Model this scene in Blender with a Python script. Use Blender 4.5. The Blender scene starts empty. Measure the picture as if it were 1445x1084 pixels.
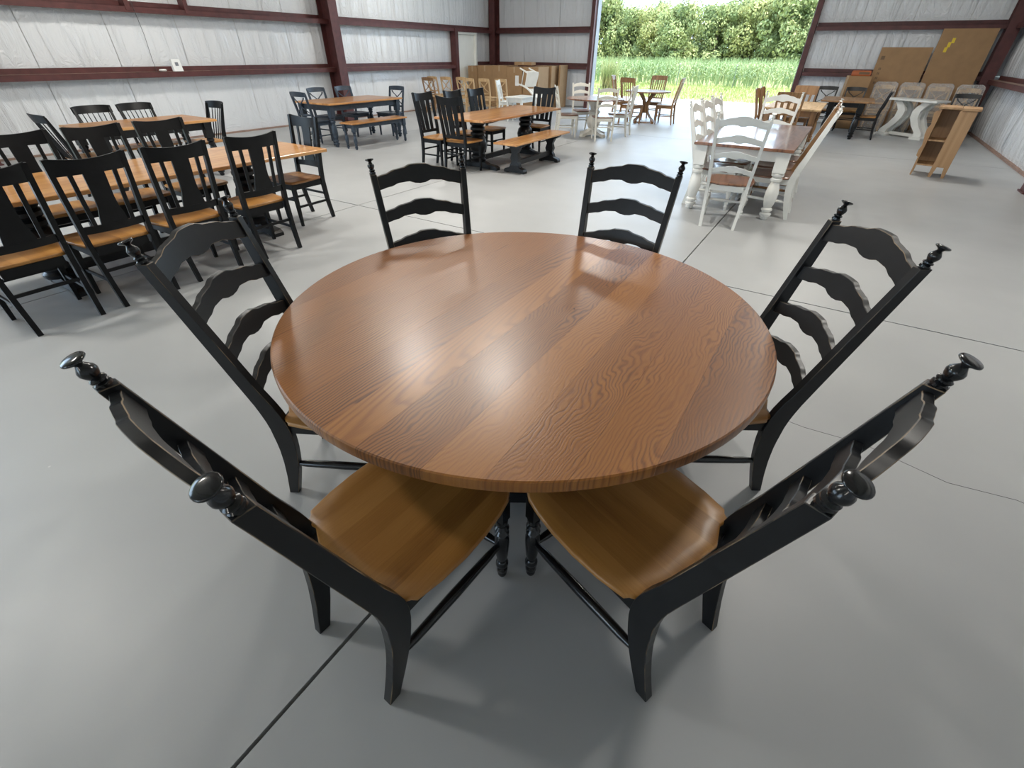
import bpy, math, random
import numpy as np
from mathutils import Matrix, Vector, Euler

random.seed(7)
rng = np.random.default_rng(7)
PI = math.pi
R = math.radians
SC = bpy.context.scene
COL = SC.collection

# ------------------------------------------------------------------ camera, light, exposure
# x runs across the hall (left wall -12, right wall 2.9), y runs down the hall to the open door (17.6)
cam_d = bpy.data.cameras.new('camera')
cam_d.sensor_fit = 'HORIZONTAL'
cam_d.sensor_width = 36.0
cam_d.lens = 640.9107 / 1445.0 * 36.0
cam_d.clip_start = 0.02
cam_d.clip_end = 500
cam = bpy.data.objects.new('camera', cam_d)
COL.objects.link(cam)
cam.matrix_world = (Matrix.Translation((0, 0, 1.59155)) @ Matrix.Rotation(R(32), 4, 'Z')
                    @ Matrix.Rotation(PI / 2 - 0.631504, 4, 'X') @ Matrix.Rotation(0.0106976, 4, 'Z'))
SC.camera = cam

SC.view_settings.view_transform = 'Standard'
SC.view_settings.look = 'None'
SC.view_settings.gamma = 1.0
SC.view_settings.use_curve_mapping = False
SC.view_settings.exposure = 0.75
SC.cycles.max_bounces = 8
SC.cycles.diffuse_bounces = 5
SC.cycles.glossy_bounces = 4
SC.cycles.transparent_max_bounces = 10
SC.cycles.sample_clamp_indirect = 6.0

world = bpy.data.worlds.new('sky')
SC.world = world
world.use_nodes = True
bg = world.node_tree.nodes['Background']
bg.inputs[0].default_value = (0.60, 0.79, 1.0, 1)
bg.inputs[1].default_value = 3.7

sun_d = bpy.data.lights.new('sun', 'SUN')
sun_d.energy = 7.5
sun_d.angle = R(0.6)
sun_d.color = (1.0, 0.95, 0.86)
sun = bpy.data.objects.new('sun', sun_d)
COL.objects.link(sun)
sun.rotation_euler = Vector((-0.55, 0.25, -1.0)).to_track_quat('-Z', 'Y').to_euler()


def portal(name, loc, sx, sy, direction):
    d = bpy.data.lights.new(name, 'AREA')
    d.shape = 'RECTANGLE'
    d.size = sx
    d.size_y = sy
    d.cycles.is_portal = True
    o = bpy.data.objects.new(name, d)
    COL.objects.link(o)
    o.location = loc
    o.rotation_euler = Vector(direction).to_track_quat('-Z', 'Z').to_euler()
    return o


portal('door_portal', (-4.68, 17.75, 2.1), 6.3, 4.2, (0, -1, 0))
portal('side_portal', (-12.1, -4.0, 2.1), 7.0, 4.2, (1, 0, 0))
portal('front_portal', (-6.0, -14.1, 2.1), 7.0, 4.2, (0, 1, 0))

# ------------------------------------------------------------------ materials
MATS = {}


def nodes_of(name):
    m = bpy.data.materials.new(name)
    m.use_nodes = True
    nt = m.node_tree
    return m, nt, nt.nodes, nt.links, nt.nodes['Principled BSDF']


def N(nt, typ, **kw):
    n = nt.nodes.new(typ)
    for k, v in kw.items():
        if hasattr(n, k) and k not in ('inputs',):
            setattr(n, k, v)
    return n


def ramp(nt, stops):
    n = nt.nodes.new('ShaderNodeValToRGB')
    el = n.color_ramp.elements
    while len(el) < len(stops):
        el.new(0.5)
    for e, (p, c) in zip(el, stops):
        e.position = p
        e.color = (*c, 1) if len(c) == 3 else c
    return n


def plain(name, col, rough=0.5, var=0.12, scale=8.0, spec=0.5, coat=0.0, coat_rough=0.15, metal=0.0, bump=0.0, stretch=(1, 1, 1)):
    m, nt, nn, L, b = nodes_of(name)
    tc = N(nt, 'ShaderNodeTexCoord')
    mp = N(nt, 'ShaderNodeMapping')
    mp.inputs['Scale'].default_value = stretch
    L.new(tc.outputs['Object'], mp.inputs[0])
    no = N(nt, 'ShaderNodeTexNoise')
    no.inputs['Scale'].default_value = scale
    no.inputs['Detail'].default_value = 4
    L.new(mp.outputs[0], no.inputs['Vector'])
    lo = tuple(max(0, c * (1 - var)) for c in col)
    hi = tuple(min(1, c * (1 + var)) for c in col)
    rp = ramp(nt, [(0.3, lo), (0.7, hi)])
    L.new(no.outputs['Fac'], rp.inputs[0])
    L.new(rp.outputs[0], b.inputs['Base Color'])
    b.inputs['Roughness'].default_value = rough
    b.inputs['Specular IOR Level'].default_value = spec
    b.inputs['Metallic'].default_value = metal
    b.inputs['Coat Weight'].default_value = coat
    b.inputs['Coat Roughness'].default_value = coat_rough
    if bump:
        bp = N(nt, 'ShaderNodeBump')
        bp.inputs['Strength'].default_value = bump
        bp.inputs['Distance'].default_value = 0.01
        L.new(no.outputs['Fac'], bp.inputs['Height'])
        L.new(bp.outputs[0], b.inputs['Normal'])
    MATS[name] = m
    return m


def wood(name, dark, mid, light, rough=0.35, coat=0.3, coat_rough=0.12, ring=55.0, along=0.07, pore=0.5, board_w=0.0, tone=0.25, bump=0.15, spec=0.5):
    """grain runs along local y; every object gets its own cut of the log; board_w > 0 adds glued staves"""
    m, nt, nn, L, b = nodes_of(name)
    tc = N(nt, 'ShaderNodeTexCoord')
    oi = N(nt, 'ShaderNodeObjectInfo')
    sep = N(nt, 'ShaderNodeSeparateXYZ')
    L.new(tc.outputs['Object'], sep.inputs[0])
    rnd = oi.outputs['Random']

    def math_(op, a, bb=None, c=None):
        n = N(nt, 'ShaderNodeMath', operation=op)
        for i, v in enumerate((a, bb, c)):
            if v is None:
                continue
            if isinstance(v, (int, float)):
                n.inputs[i].default_value = v
            else:
                L.new(v, n.inputs[i])
        return n.outputs[0]
    xin = sep.outputs[0]
    if board_w > 0:
        idx = math_('FLOOR', math_('DIVIDE', xin, board_w))
        wn = N(nt, 'ShaderNodeTexWhiteNoise', noise_dimensions='1D')
        L.new(math_('ADD', idx, math_('MULTIPLY', rnd, 37.0)), wn.inputs['W'])
        rnd = wn.outputs['Value']
        xl = math_('SUBTRACT', xin, math_('MULTIPLY', math_('ADD', idx, 0.5), board_w))
    else:
        xl = xin
    # distortion
    comb0 = N(nt, 'ShaderNodeCombineXYZ')
    L.new(math_('MULTIPLY', xin, 2.2), comb0.inputs[0])
    L.new(math_('ADD', math_('MULTIPLY', sep.outputs[1], 1.0), math_('MULTIPLY', rnd, 31.0)), comb0.inputs[1])
    L.new(math_('MULTIPLY', rnd, 17.0), comb0.inputs[2])
    nd = N(nt, 'ShaderNodeTexNoise')
    nd.inputs['Scale'].default_value = 2.6
    nd.inputs['Detail'].default_value = 3
    L.new(comb0.outputs[0], nd.inputs['Vector'])
    dist = math_('MULTIPLY', math_('SUBTRACT', nd.outputs['Fac'], 0.5), 0.13)
    # rings: radius of a tilted cone
    comb = N(nt, 'ShaderNodeCombineXYZ')
    L.new(math_('ADD', math_('ADD', xl, math_('MULTIPLY', math_('SUBTRACT', rnd, 0.5), 0.16)), dist), comb.inputs[0])
    L.new(math_('ADD', math_('MULTIPLY', sep.outputs[1], along), math_('MULTIPLY', math_('SUBTRACT', rnd, 0.5), 0.25)), comb.inputs[1])
    ln = N(nt, 'ShaderNodeVectorMath', operation='LENGTH')
    L.new(comb.outputs[0], ln.inputs[0])
    rings = math_('SINE', math_('MULTIPLY', math_('ADD', ln.outputs['Value'], math_('MULTIPLY', dist, 0.5)), ring * 2 * PI * 0.5))
    rings = math_('ADD', math_('MULTIPLY', rings, 0.5), 0.5)
    nm = N(nt, 'ShaderNodeTexNoise')
    nm.inputs['Scale'].default_value = 1.7
    nm.inputs['Detail'].default_value = 2
    L.new(comb0.outputs[0], nm.inputs['Vector'])
    fade = N(nt, 'ShaderNodeMapRange')
    fade.inputs[1].default_value = 0.35
    fade.inputs[2].default_value = 0.65
    fade.inputs[3].default_value = 0.25
    fade.inputs[4].default_value = 1.0
    L.new(nm.outputs['Fac'], fade.inputs[0])
    rings = math_('ADD', math_('MULTIPLY', math_('SUBTRACT', math_('POWER', rings, 2.2), 0.33), fade.outputs[0]), 0.33)
    # pores
    comb2 = N(nt, 'ShaderNodeCombineXYZ')
    L.new(math_('MULTIPLY', xin, 260.0), comb2.inputs[0])
    L.new(math_('ADD', math_('MULTIPLY', sep.outputs[1], 7.0), math_('MULTIPLY', rnd, 50.0)), comb2.inputs[1])
    npn = N(nt, 'ShaderNodeTexNoise')
    npn.inputs['Scale'].default_value = 1.0
    npn.inputs['Detail'].default_value = 3
    L.new(comb2.outputs[0], npn.inputs['Vector'])
    fac = math_('ADD', math_('MULTIPLY', rings, 1 - pore), math_('MULTIPLY', npn.outputs['Fac'], pore))
    fac = math_('ADD', fac, math_('MULTIPLY', math_('SUBTRACT', rnd, 0.5), tone))
    rp = ramp(nt, [(0.15, light), (0.5, mid), (0.9, dark)])
    L.new(fac, rp.inputs[0])
    L.new(rp.outputs[0], b.inputs['Base Color'])
    b.inputs['Roughness'].default_value = rough
    b.inputs['Specular IOR Level'].default_value = spec
    b.inputs['Coat Weight'].default_value = coat
    b.inputs['Coat Roughness'].default_value = coat_rough
    if bump:
        bp = N(nt, 'ShaderNodeBump')
        bp.inputs['Strength'].default_value = bump
        bp.inputs['Distance'].default_value = 0.002
        bp.invert = True
        L.new(fac, bp.inputs['Height'])
        L.new(bp.outputs[0], b.inputs['Normal'])
    MATS[name] = m
    return m


def make_materials():
    plain('black_paint', (0.0075, 0.008, 0.009), 0.33, 0.25, 20, 0.38)
    plain('black_satin', (0.0055, 0.006, 0.007), 0.36, 0.25, 20, 0.24)
    plain('black_gloss', (0.008, 0.0085, 0.0095), 0.17, 0.2, 20, 0.5)
    # rubbed edges of the black chairs
    m, nt, nn, L, b = nodes_of('rubbed_edge')
    no = N(nt, 'ShaderNodeTexNoise')
    no.inputs['Scale'].default_value = 9
    no.inputs['Detail'].default_value = 6
    tc = N(nt, 'ShaderNodeTexCoord')
    L.new(tc.outputs['Object'], no.inputs['Vector'])
    rp = ramp(nt, [(0.45, (0.016, 0.016, 0.016)), (0.62, (0.24, 0.17, 0.10))])
    L.new(no.outputs['Fac'], rp.inputs[0])
    L.new(rp.outputs[0], b.inputs['Base Color'])
    b.inputs['Roughness'].default_value = 0.5
    MATS['rubbed_edge'] = m
    plain('navy_paint', (0.028, 0.042, 0.062), 0.34, 0.3, 15)
    plain('white_paint', (0.74, 0.74, 0.70), 0.42, 0.05, 6)
    plain('cream_paint', (0.70, 0.68, 0.61), 0.45, 0.06, 6)
    wood('oak_top', (0.085, 0.025, 0.004), (0.25, 0.088, 0.014), (0.36, 0.142, 0.026), rough=0.38, coat=0.22, coat_rough=0.24, ring=170, along=0.07, pore=0.55, tone=0.40, bump=0.2)
    wood('maple_seat', (0.20, 0.080, 0.013), (0.34, 0.150, 0.030), (0.43, 0.205, 0.05), rough=0.42, coat=0.15, coat_rough=0.3, ring=16, along=0.05, pore=0.5, board_w=0.085, tone=0.38, bump=0.06)
    wood('honey_top', (0.30, 0.125, 0.035), (0.47, 0.215, 0.068), (0.60, 0.31, 0.11), rough=0.28, coat=0.5, coat_rough=0.1, ring=35, along=0.06, pore=0.5, board_w=0.12, tone=0.4, bump=0.05)
    wood('walnut_top', (0.085, 0.035, 0.018), (0.19, 0.085, 0.045), (0.27, 0.13, 0.075), rough=0.28, coat=0.5, coat_rough=0.1, ring=40, board_w=0.12, tone=0.3, bump=0.05)
    wood('natural_wood', (0.36, 0.22, 0.10), (0.52, 0.34, 0.17), (0.62, 0.43, 0.23), rough=0.55, coat=0.0, ring=30, board_w=0.1, tone=0.3, bump=0.04)
    wood('brown_wood', (0.15, 0.075, 0.028), (0.25, 0.13, 0.052), (0.32, 0.175, 0.075), rough=0.45, coat=0.1, ring=30, board_w=0.1, tone=0.3, bump=0.04)
    plain('cardboard', (0.34, 0.205, 0.10), 0.75, 0.08, 5)
    plain('tape', (0.42, 0.29, 0.17), 0.3, 0.05, 5)
    plain('paper', (0.8, 0.8, 0.78), 0.6, 0.03, 5)
    plain('print_grey', (0.16, 0.10, 0.055), 0.7, 0.03, 5)
    plain('yellow_print', (0.75, 0.55, 0.03), 0.5, 0.1, 5)
    plain('orange_plastic', (0.42, 0.11, 0.03), 0.5, 0.1, 5)
    plain('red_steel', (0.085, 0.024, 0.022), 0.5, 0.25, 7)
    plain('dusty_steel', (0.26, 0.17, 0.13), 0.7, 0.25, 7)
    plain('door_metal', (0.86, 0.87, 0.82), 0.45, 0.03, 4)
    plain('white_plastic', (0.8, 0.8, 0.78), 0.4, 0.03, 4)
    plain('grey_plastic', (0.2, 0.21, 0.23), 0.4, 0.03, 4)
    plain('cable', (0.05, 0.05, 0.05), 0.6, 0.1, 4)
    plain('joint_filler', (0.02, 0.018, 0.02), 0.8, 0.2, 9)
    plain('outer_sheet', (0.55, 0.53, 0.48), 0.5, 0.05, 3)
    plain('apron_concrete', (0.45, 0.43, 0.39), 0.8, 0.08, 1.5)
    plain('bark', (0.10, 0.075, 0.05), 0.9, 0.3, 6)
    plain('fence_metal', (0.10, 0.13, 0.09), 0.6, 0.2, 6)
    plain('lamp_housing', (0.25, 0.25, 0.26), 0.4, 0.05, 4)

    # vinyl faced insulation
    m, nt, nn, L, b = nodes_of('vinyl_insulation')
    tc = N(nt, 'ShaderNodeTexCoord')
    oi = N(nt, 'ShaderNodeObjectInfo')
    mp = N(nt, 'ShaderNodeMapping')
    mp.inputs['Scale'].default_value = (9, 9, 0.9)
    cx = N(nt, 'ShaderNodeCombineXYZ')
    mu = N(nt, 'ShaderNodeMath', operation='MULTIPLY')
    mu.inputs[1].default_value = 40
    L.new(oi.outputs['Random'], mu.inputs[0])
    L.new(mu.outputs[0], cx.inputs[0])
    L.new(cx.outputs[0], mp.inputs['Location'])
    L.new(tc.outputs['Object'], mp.inputs[0])
    no = N(nt, 'ShaderNodeTexNoise')
    no.inputs['Scale'].default_value = 1.6
    no.inputs['Detail'].default_value = 1.5
    no.inputs['Distortion'].default_value = 0.6
    L.new(mp.outputs[0], no.inputs['Vector'])
    bp = N(nt, 'ShaderNodeBump')
    bp.inputs['Strength'].default_value = 0.55
    bp.inputs['Distance'].default_value = 0.03
    L.new(no.outputs['Fac'], bp.inputs['Height'])
    L.new(bp.outputs[0], b.inputs['Normal'])
    b.inputs['Base Color'].default_value = (0.70, 0.715, 0.73, 1)
    b.inputs['Roughness'].default_value = 0.2
    MATS['vinyl_insulation'] = m

    # painted floor
    m, nt, nn, L, b = nodes_of('painted_concrete')
    tc = N(nt, 'ShaderNodeTexCoord')
    ge = N(nt, 'ShaderNodeNewGeometry')
    no = N(nt, 'ShaderNodeTexNoise')
    no.inputs['Scale'].default_value = 0.9
    no.inputs['Detail'].default_value = 6
    L.new(ge.outputs['Position'], no.inputs['Vector'])
    rp = ramp(nt, [(0.35, (0.345, 0.352, 0.354)), (0.65, (0.380, 0.388, 0.388))])
    L.new(no.outputs['Fac'], rp.inputs[0])
    vo = N(nt, 'ShaderNodeTexVoronoi')
    vo.inputs['Scale'].default_value = 2.3
    L.new(ge.outputs['Position'], vo.inputs['Vector'])
    ch = ramp(nt, [(0.010, (1, 1, 1)), (0.016, (0, 0, 0))])
    L.new(vo.outputs['Distance'], ch.inputs[0])
    mx = N(nt, 'ShaderNodeMix', data_type='RGBA')
    L.new(ch.outputs[0], mx.inputs[0])
    L.new(rp.outputs[0], mx.inputs[6])
    mx.inputs[7].default_value = (0.52, 0.52, 0.5, 1)
    L.new(mx.outputs[2], b.inputs['Base Color'])
    no2 = N(nt, 'ShaderNodeTexNoise')
    no2.inputs['Scale'].default_value = 3.0
    no2.inputs['Detail'].default_value = 5
    L.new(ge.outputs['Position'], no2.inputs['Vector'])
    mr = N(nt, 'ShaderNodeMapRange')
    mr.inputs[3].default_value = 0.36
    mr.inputs[4].default_value = 0.50
    L.new(no2.outputs['Fac'], mr.inputs[0])
    L.new(mr.outputs[0], b.inputs['Roughness'])
    bp = N(nt, 'ShaderNodeBump')
    bp.inputs['Strength'].default_value = 0.06
    bp.inputs['Distance'].default_value = 0.01
    L.new(no2.outputs['Fac'], bp.inputs['Height'])
    L.new(bp.outputs[0], b.inputs['Normal'])
    MATS['painted_concrete'] = m

    # leaves, grass
    def leafy(name, c0, c1, scale, trans=0.35):
        m, nt, nn, L, b = nodes_of(name)
        ge = N(nt, 'ShaderNodeNewGeometry')
        no = N(nt, 'ShaderNodeTexNoise')
        no.inputs['Scale'].default_value = scale
        no.inputs['Detail'].default_value = 3
        L.new(ge.outputs['Position'], no.inputs['Vector'])
        rp = ramp(nt, [(0.35, c0), (0.65, c1)])
        L.new(no.outputs['Fac'], rp.inputs[0])
        L.new(rp.outputs[0], b.inputs['Base Color'])
        b.inputs['Roughness'].default_value = 0.6
        tr = N(nt, 'ShaderNodeBsdfTranslucent')
        L.new(rp.outputs[0], tr.inputs[0])
        mix = N(nt, 'ShaderNodeMixShader')
        mix.inputs[0].default_value = trans
        L.new(b.outputs[0], mix.inputs[1])
        L.new(tr.outputs[0], mix.inputs[2])
        L.new(mix.outputs[0], nn['Material Output'].inputs[0])
        MATS[name] = m
    leafy('tree_leaves', (0.15, 0.20, 0.075), (0.28, 0.31, 0.12), 0.8)
    leafy('tree_leaves_light', (0.20, 0.235, 0.08), (0.35, 0.36, 0.14), 0.8)
    leafy('corn_leaves', (0.12, 0.19, 0.065), (0.25, 0.29, 0.13), 0.5)
    leafy('grass_blades', (0.17, 0.22, 0.055), (0.28, 0.31, 0.10), 0.4)
    leafy('reed_leaves', (0.15, 0.19, 0.06), (0.28, 0.26, 0.11), 1.5)
    plain('grass_ground', (0.22, 0.23, 0.075), 0.9, 0.25, 0.7)
    plain('field_soil', (0.16, 0.20, 0.07), 0.9, 0.25, 0.7)

    # plastic stretch film
    m, nt, nn, L, b = nodes_of('plastic_film')
    tc = N(nt, 'ShaderNodeTexCoord')
    no = N(nt, 'ShaderNodeTexNoise')
    no.inputs['Scale'].default_value = 7
    no.inputs['Detail'].default_value = 8
    no.inputs['Distortion'].default_value = 3.0
    L.new(tc.outputs['Object'], no.inputs['Vector'])
    bp = N(nt, 'ShaderNodeBump')
    bp.inputs['Strength'].default_value = 0.15
    bp.inputs['Distance'].default_value = 0.03
    L.new(no.outputs['Fac'], bp.inputs['Height'])
    b.inputs['Base Color'].default_value = (0.75, 0.75, 0.74, 1)
    b.inputs['Roughness'].default_value = 0.25
    L.new(bp.outputs[0], b.inputs['Normal'])
    tr = N(nt, 'ShaderNodeBsdfTransparent')
    rp = ramp(nt, [(0.35, (0.22, 0.22, 0.22)), (0.70, (0.36, 0.36, 0.36))])
    L.new(no.outputs['Fac'], rp.inputs[0])
    mix = N(nt, 'ShaderNodeMixShader')
    L.new(rp.outputs[0], mix.inputs[0])
    L.new(tr.outputs[0], mix.inputs[1])
    L.new(b.outputs[0], mix.inputs[2])
    L.new(mix.outputs[0], nn['Material Output'].inputs[0])
    MATS['plastic_film'] = m

    # lamp lens
    m, nt, nn, L, b = nodes_of('lamp_lens')
    b.inputs['Emission Color'].default_value = (1.0, 0.96, 0.88, 1)
    b.inputs['Emission Strength'].default_value = 8.0
    MATS['lamp_lens'] = m


make_materials()

# ------------------------------------------------------------------ mesh builder


class MB:
    def __init__(self):
        self.v = []
        self.f = []

    def add(self, vs, fs):
        n = len(self.v)
        self.v.extend([tuple(map(float, p)) for p in vs])
        self.f.extend([tuple(i + n for i in q) for q in fs])
        return self

    def box(self, x0, x1, y0, y1, z0, z1):
        vs = [(x, y, z) for z in (z0, z1) for (x, y) in ((x0, y0), (x1, y0), (x1, y1), (x0, y1))]
        return self.add(vs, [(3, 2, 1, 0), (4, 5, 6, 7), (0, 1, 5, 4), (1, 2, 6, 5), (2, 3, 7, 6), (3, 0, 4, 7)])

    def loft(self, rings, cap=True):
        k = len(rings[0])
        vs = [p for r in rings for p in r]
        fs = []
        for i in range(len(rings) - 1):
            for j in range(k):
                a, b = i * k + j, i * k + (j + 1) % k
                fs.append((a, b, b + k, a + k))
        if cap:
            fs.append(tuple(range(k - 1, -1, -1)))
            fs.append(tuple(range((len(rings) - 1) * k, len(rings) * k)))
        return self.add(vs, fs)

    def rects(self, rings):
        """rings of (x, y, z, half x, half y), horizontal sections"""
        return self.loft([[(x - a, y - b, z), (x + a, y - b, z), (x + a, y + b, z), (x - a, y + b, z)] for x, y, z, a, b in rings])

    def lathe(self, prof, mat=None, seg=14):
        mat = mat or Matrix()
        rings = []
        for r, z in prof:
            rings.append([mat @ Vector((r * math.cos(2 * PI * i / seg), r * math.sin(2 * PI * i / seg), z)) for i in range(seg)])
        return self.loft(rings)

    def bar(self, p0, p1, r0, r1=None, seg=8, mid=None):
        p0, p1 = Vector(p0), Vector(p1)
        d = p1 - p0
        q = d.to_track_quat('Z', 'Y').to_matrix().to_4x4()
        r1 = r0 if r1 is None else r1
        prof = [(r0, 0), (r1, d.length)]
        if mid:
            prof = [(r0, 0), (mid * 0.85, d.length * 0.15), (mid, d.length * 0.5), (mid * 0.85, d.length * 0.85), (r1, d.length)]
        return self.lathe(prof, Matrix.Translation(p0) @ q, seg)

    def beam(self, p0, p1, w, h, up=(0, 0, 1)):
        """rectangular beam from p0 to p1; w sideways, h along up"""
        p0, p1 = Vector(p0), Vector(p1)
        d = (p1 - p0).normalized()
        s = d.cross(Vector(up)).normalized()
        u = s.cross(d).normalized()
        rr = []
        for p in (p0, p1):
            rr.append([p - s * w / 2 - u * h / 2, p + s * w / 2 - u * h / 2, p + s * w / 2 + u * h / 2, p - s * w / 2 + u * h / 2])
        return self.loft(rr)

    def prism(self, outline, frame, t):
        """outline (u, v) extruded by t along w; frame(u, v, w) gives a point"""
        a = [frame(u, v, 0) for u, v in outline]
        b = [frame(u, v, t) for u, v in outline]
        n = len(a)
        fs = [tuple(range(n - 1, -1, -1)), tuple(range(n, 2 * n))]
        fs += [(i, (i + 1) % n, n + (i + 1) % n, n + i) for i in range(n)]
        return self.add(a + b, fs)

    def mesh(self, name, mats, smooth=False):
        me = bpy.data.meshes.new(name)
        me.from_pydata(self.v, [], self.f)
        for m in mats:
            me.materials.append(MATS[m])
        if smooth:
            me.polygons.foreach_set('use_smooth', [True] * len(me.polygons))
        me.update()
        return me


def link(name, data, parent=None, loc=None, rot=None):
    o = bpy.data.objects.new(name, data)
    COL.objects.link(o)
    if parent is not None:
        o.parent = parent
    if loc is not None:
        o.location = loc
    if rot is not None:
        o.rotation_euler = rot
    return o


def tag(o, label=None, cat=None, group=None, kind=None):
    if label:
        o['label'] = label
    if cat:
        o['category'] = cat
    if group:
        o['group'] = group
    if kind:
        o['kind'] = kind
    return o


def smooth_angle(me, ang=35):
    me.polygons.foreach_set('use_smooth', [True] * len(me.polygons))
    me.set_sharp_from_angle(angle=R(ang))
    return me


# a "kit" is a list of parts: (name, mesh, [(sub name, mesh), ...], bevel, label)
def put_kit(name, kit, loc, rz, label, cat, group=None, scale=1.0):
    e = link(name, None, None, loc, (0, 0, R(rz)))
    e.empty_display_size = 0.1
    if scale != 1.0:
        e.scale = (scale,) * 3
    tag(e, label, cat, group)
    for pn, me, subs, bev, lab in kit:
        o = link(pn, me, e)
        if lab:
            o['label'] = lab
        if bev:
            add_bevel(o, bev)
        for sn, sm in subs:
            link(sn, sm, o)
    return e


def add_bevel(o, w):
    md = o.modifiers.new('edge', 'BEVEL')
    md.width = w
    md.segments = 1
    md.limit_method = 'ANGLE'
    md.angle_limit = R(50)
    if len(o.data.materials) > 1:
        md.material = 1


def interp(pts, t):
    for (a, va), (b, vb) in zip(pts, pts[1:]):
        if t <= b:
            k = (t - a) / (b - a)
            k = k * k * (3 - 2 * k)
            return va + (vb - va) * k
    return pts[-1][1]


def lin(pts, t):
    for (a, va), (b, vb) in zip(pts, pts[1:]):
        if t <= b:
            return va + (vb - va) * (t - a) / (b - a)
    return pts[-1][1]


# ------------------------------------------------------------------ chair kits
def back_frame(prof, wx):
    """prof: list of (z, y) of the rear post centre line; wx: list of (z, x)"""
    return (lambda z: lin(prof, z)), (lambda z: lin(wx, z))


def slat_mesh(name, mat, yf, xf, z0, z1, top, bot, bow, th, inset=0.004, n=24):
    """a back slat between the posts: top(u), bot(u) added to z1, z0 (u in -1..1); bow pushes the middle backwards"""
    mb = MB()
    rings = []
    for i in range(n + 1):
        u = -1 + 2 * i / n
        zt = z1 + top(abs(u))
        zb = z0 + bot(abs(u))
        off = -bow * (1 - u * u)
        def P(z, d):
            return (u * (xf(z) - inset), yf(z) + off + d, z)
        rings.append([P(zb, -th / 2), P(zb, th / 2), P(zt, th / 2), P(zt, -th / 2)])
    mb.loft(rings)
    return smooth_angle(mb.mesh(name, mat), 40)


def vslat_mesh(name, mat, yf, u0, z0, z1, w0, w1, bow_at, th=0.012, n=6, wm=None):
    """upright slat at lateral position u0 (bottom, top); half widths w0 bottom to w1 top"""
    mb = MB()
    rings = []
    for i in range(n + 1):
        k = i / n
        z = z0 + (z1 - z0) * k
        x = u0[0] + (u0[1] - u0[0]) * k
        w = w0 + (w1 - w0) * k
        if wm is not None:
            w = interp([(0, w0), (0.45, wm), (1, w1)], k)
        y = yf(z) - bow_at(x)
        rings.append([(x - w, y - th / 2, z), (x + w, y - th / 2, z), (x + w, y + th / 2, z), (x - w, y + th / 2, z)])
    mb.loft(rings)
    return mb.mesh(name, mat)


def seat_mesh(name, mat, outline, z, th, dish=0.0):
    """solid wood seat from an outline (x, y), with an eased edge and a light dish"""
    mb = MB()
    n = len(outline)
    cx = sum(p[0] for p in outline) / n
    cy = sum(p[1] for p in outline) / n
    def ring(s, zz):
        return [(cx + (x - cx) * s, cy + (y - cy) * s, zz) for x, y in outline]
    rings = [ring(0.93, z - th), ring(0.985, z - th + 0.004), ring(1.0, z - th * 0.55), ring(0.995, z - 0.004), ring(0.975, z)]
    if dish:
        rings += [ring(0.8, z - dish * 0.35), ring(0.5, z - dish), ring(0.2, z - dish)]
    mb.loft(rings)
    return smooth_angle(mb.mesh(name, mat), 50)


def rear_post(name, mats, sx, prof, wx, zs, half_x, depth):
    mb = MB()
    yf, xf = back_frame(prof, wx)
    mb.rects([(sx * xf(z), yf(z), z, half_x, lin(depth, z)) for z in zs])
    return mb.mesh(name, mats)


def turned(prof, mat, name, loc=(0, 0, 0), seg=14):
    mb = MB()
    mb.lathe(prof, Matrix.Translation(loc), seg)
    return smooth_angle(mb.mesh(name, [mat]), 45)


LEG_TURN = [(0.010, 0.0), (0.014, 0.012), (0.012, 0.025), (0.017, 0.035), (0.017, 0.05), (0.012, 0.055), (0.019, 0.07), (0.019, 0.085),
            (0.013, 0.095), (0.018, 0.13), (0.022, 0.20), (0.021, 0.235), (0.014, 0.25), (0.021, 0.262), (0.014, 0.275), (0.021, 0.288), (0.014, 0.30),
            (0.018, 0.315), (0.018, 0.33), (0.013, 0.335)]


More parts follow.
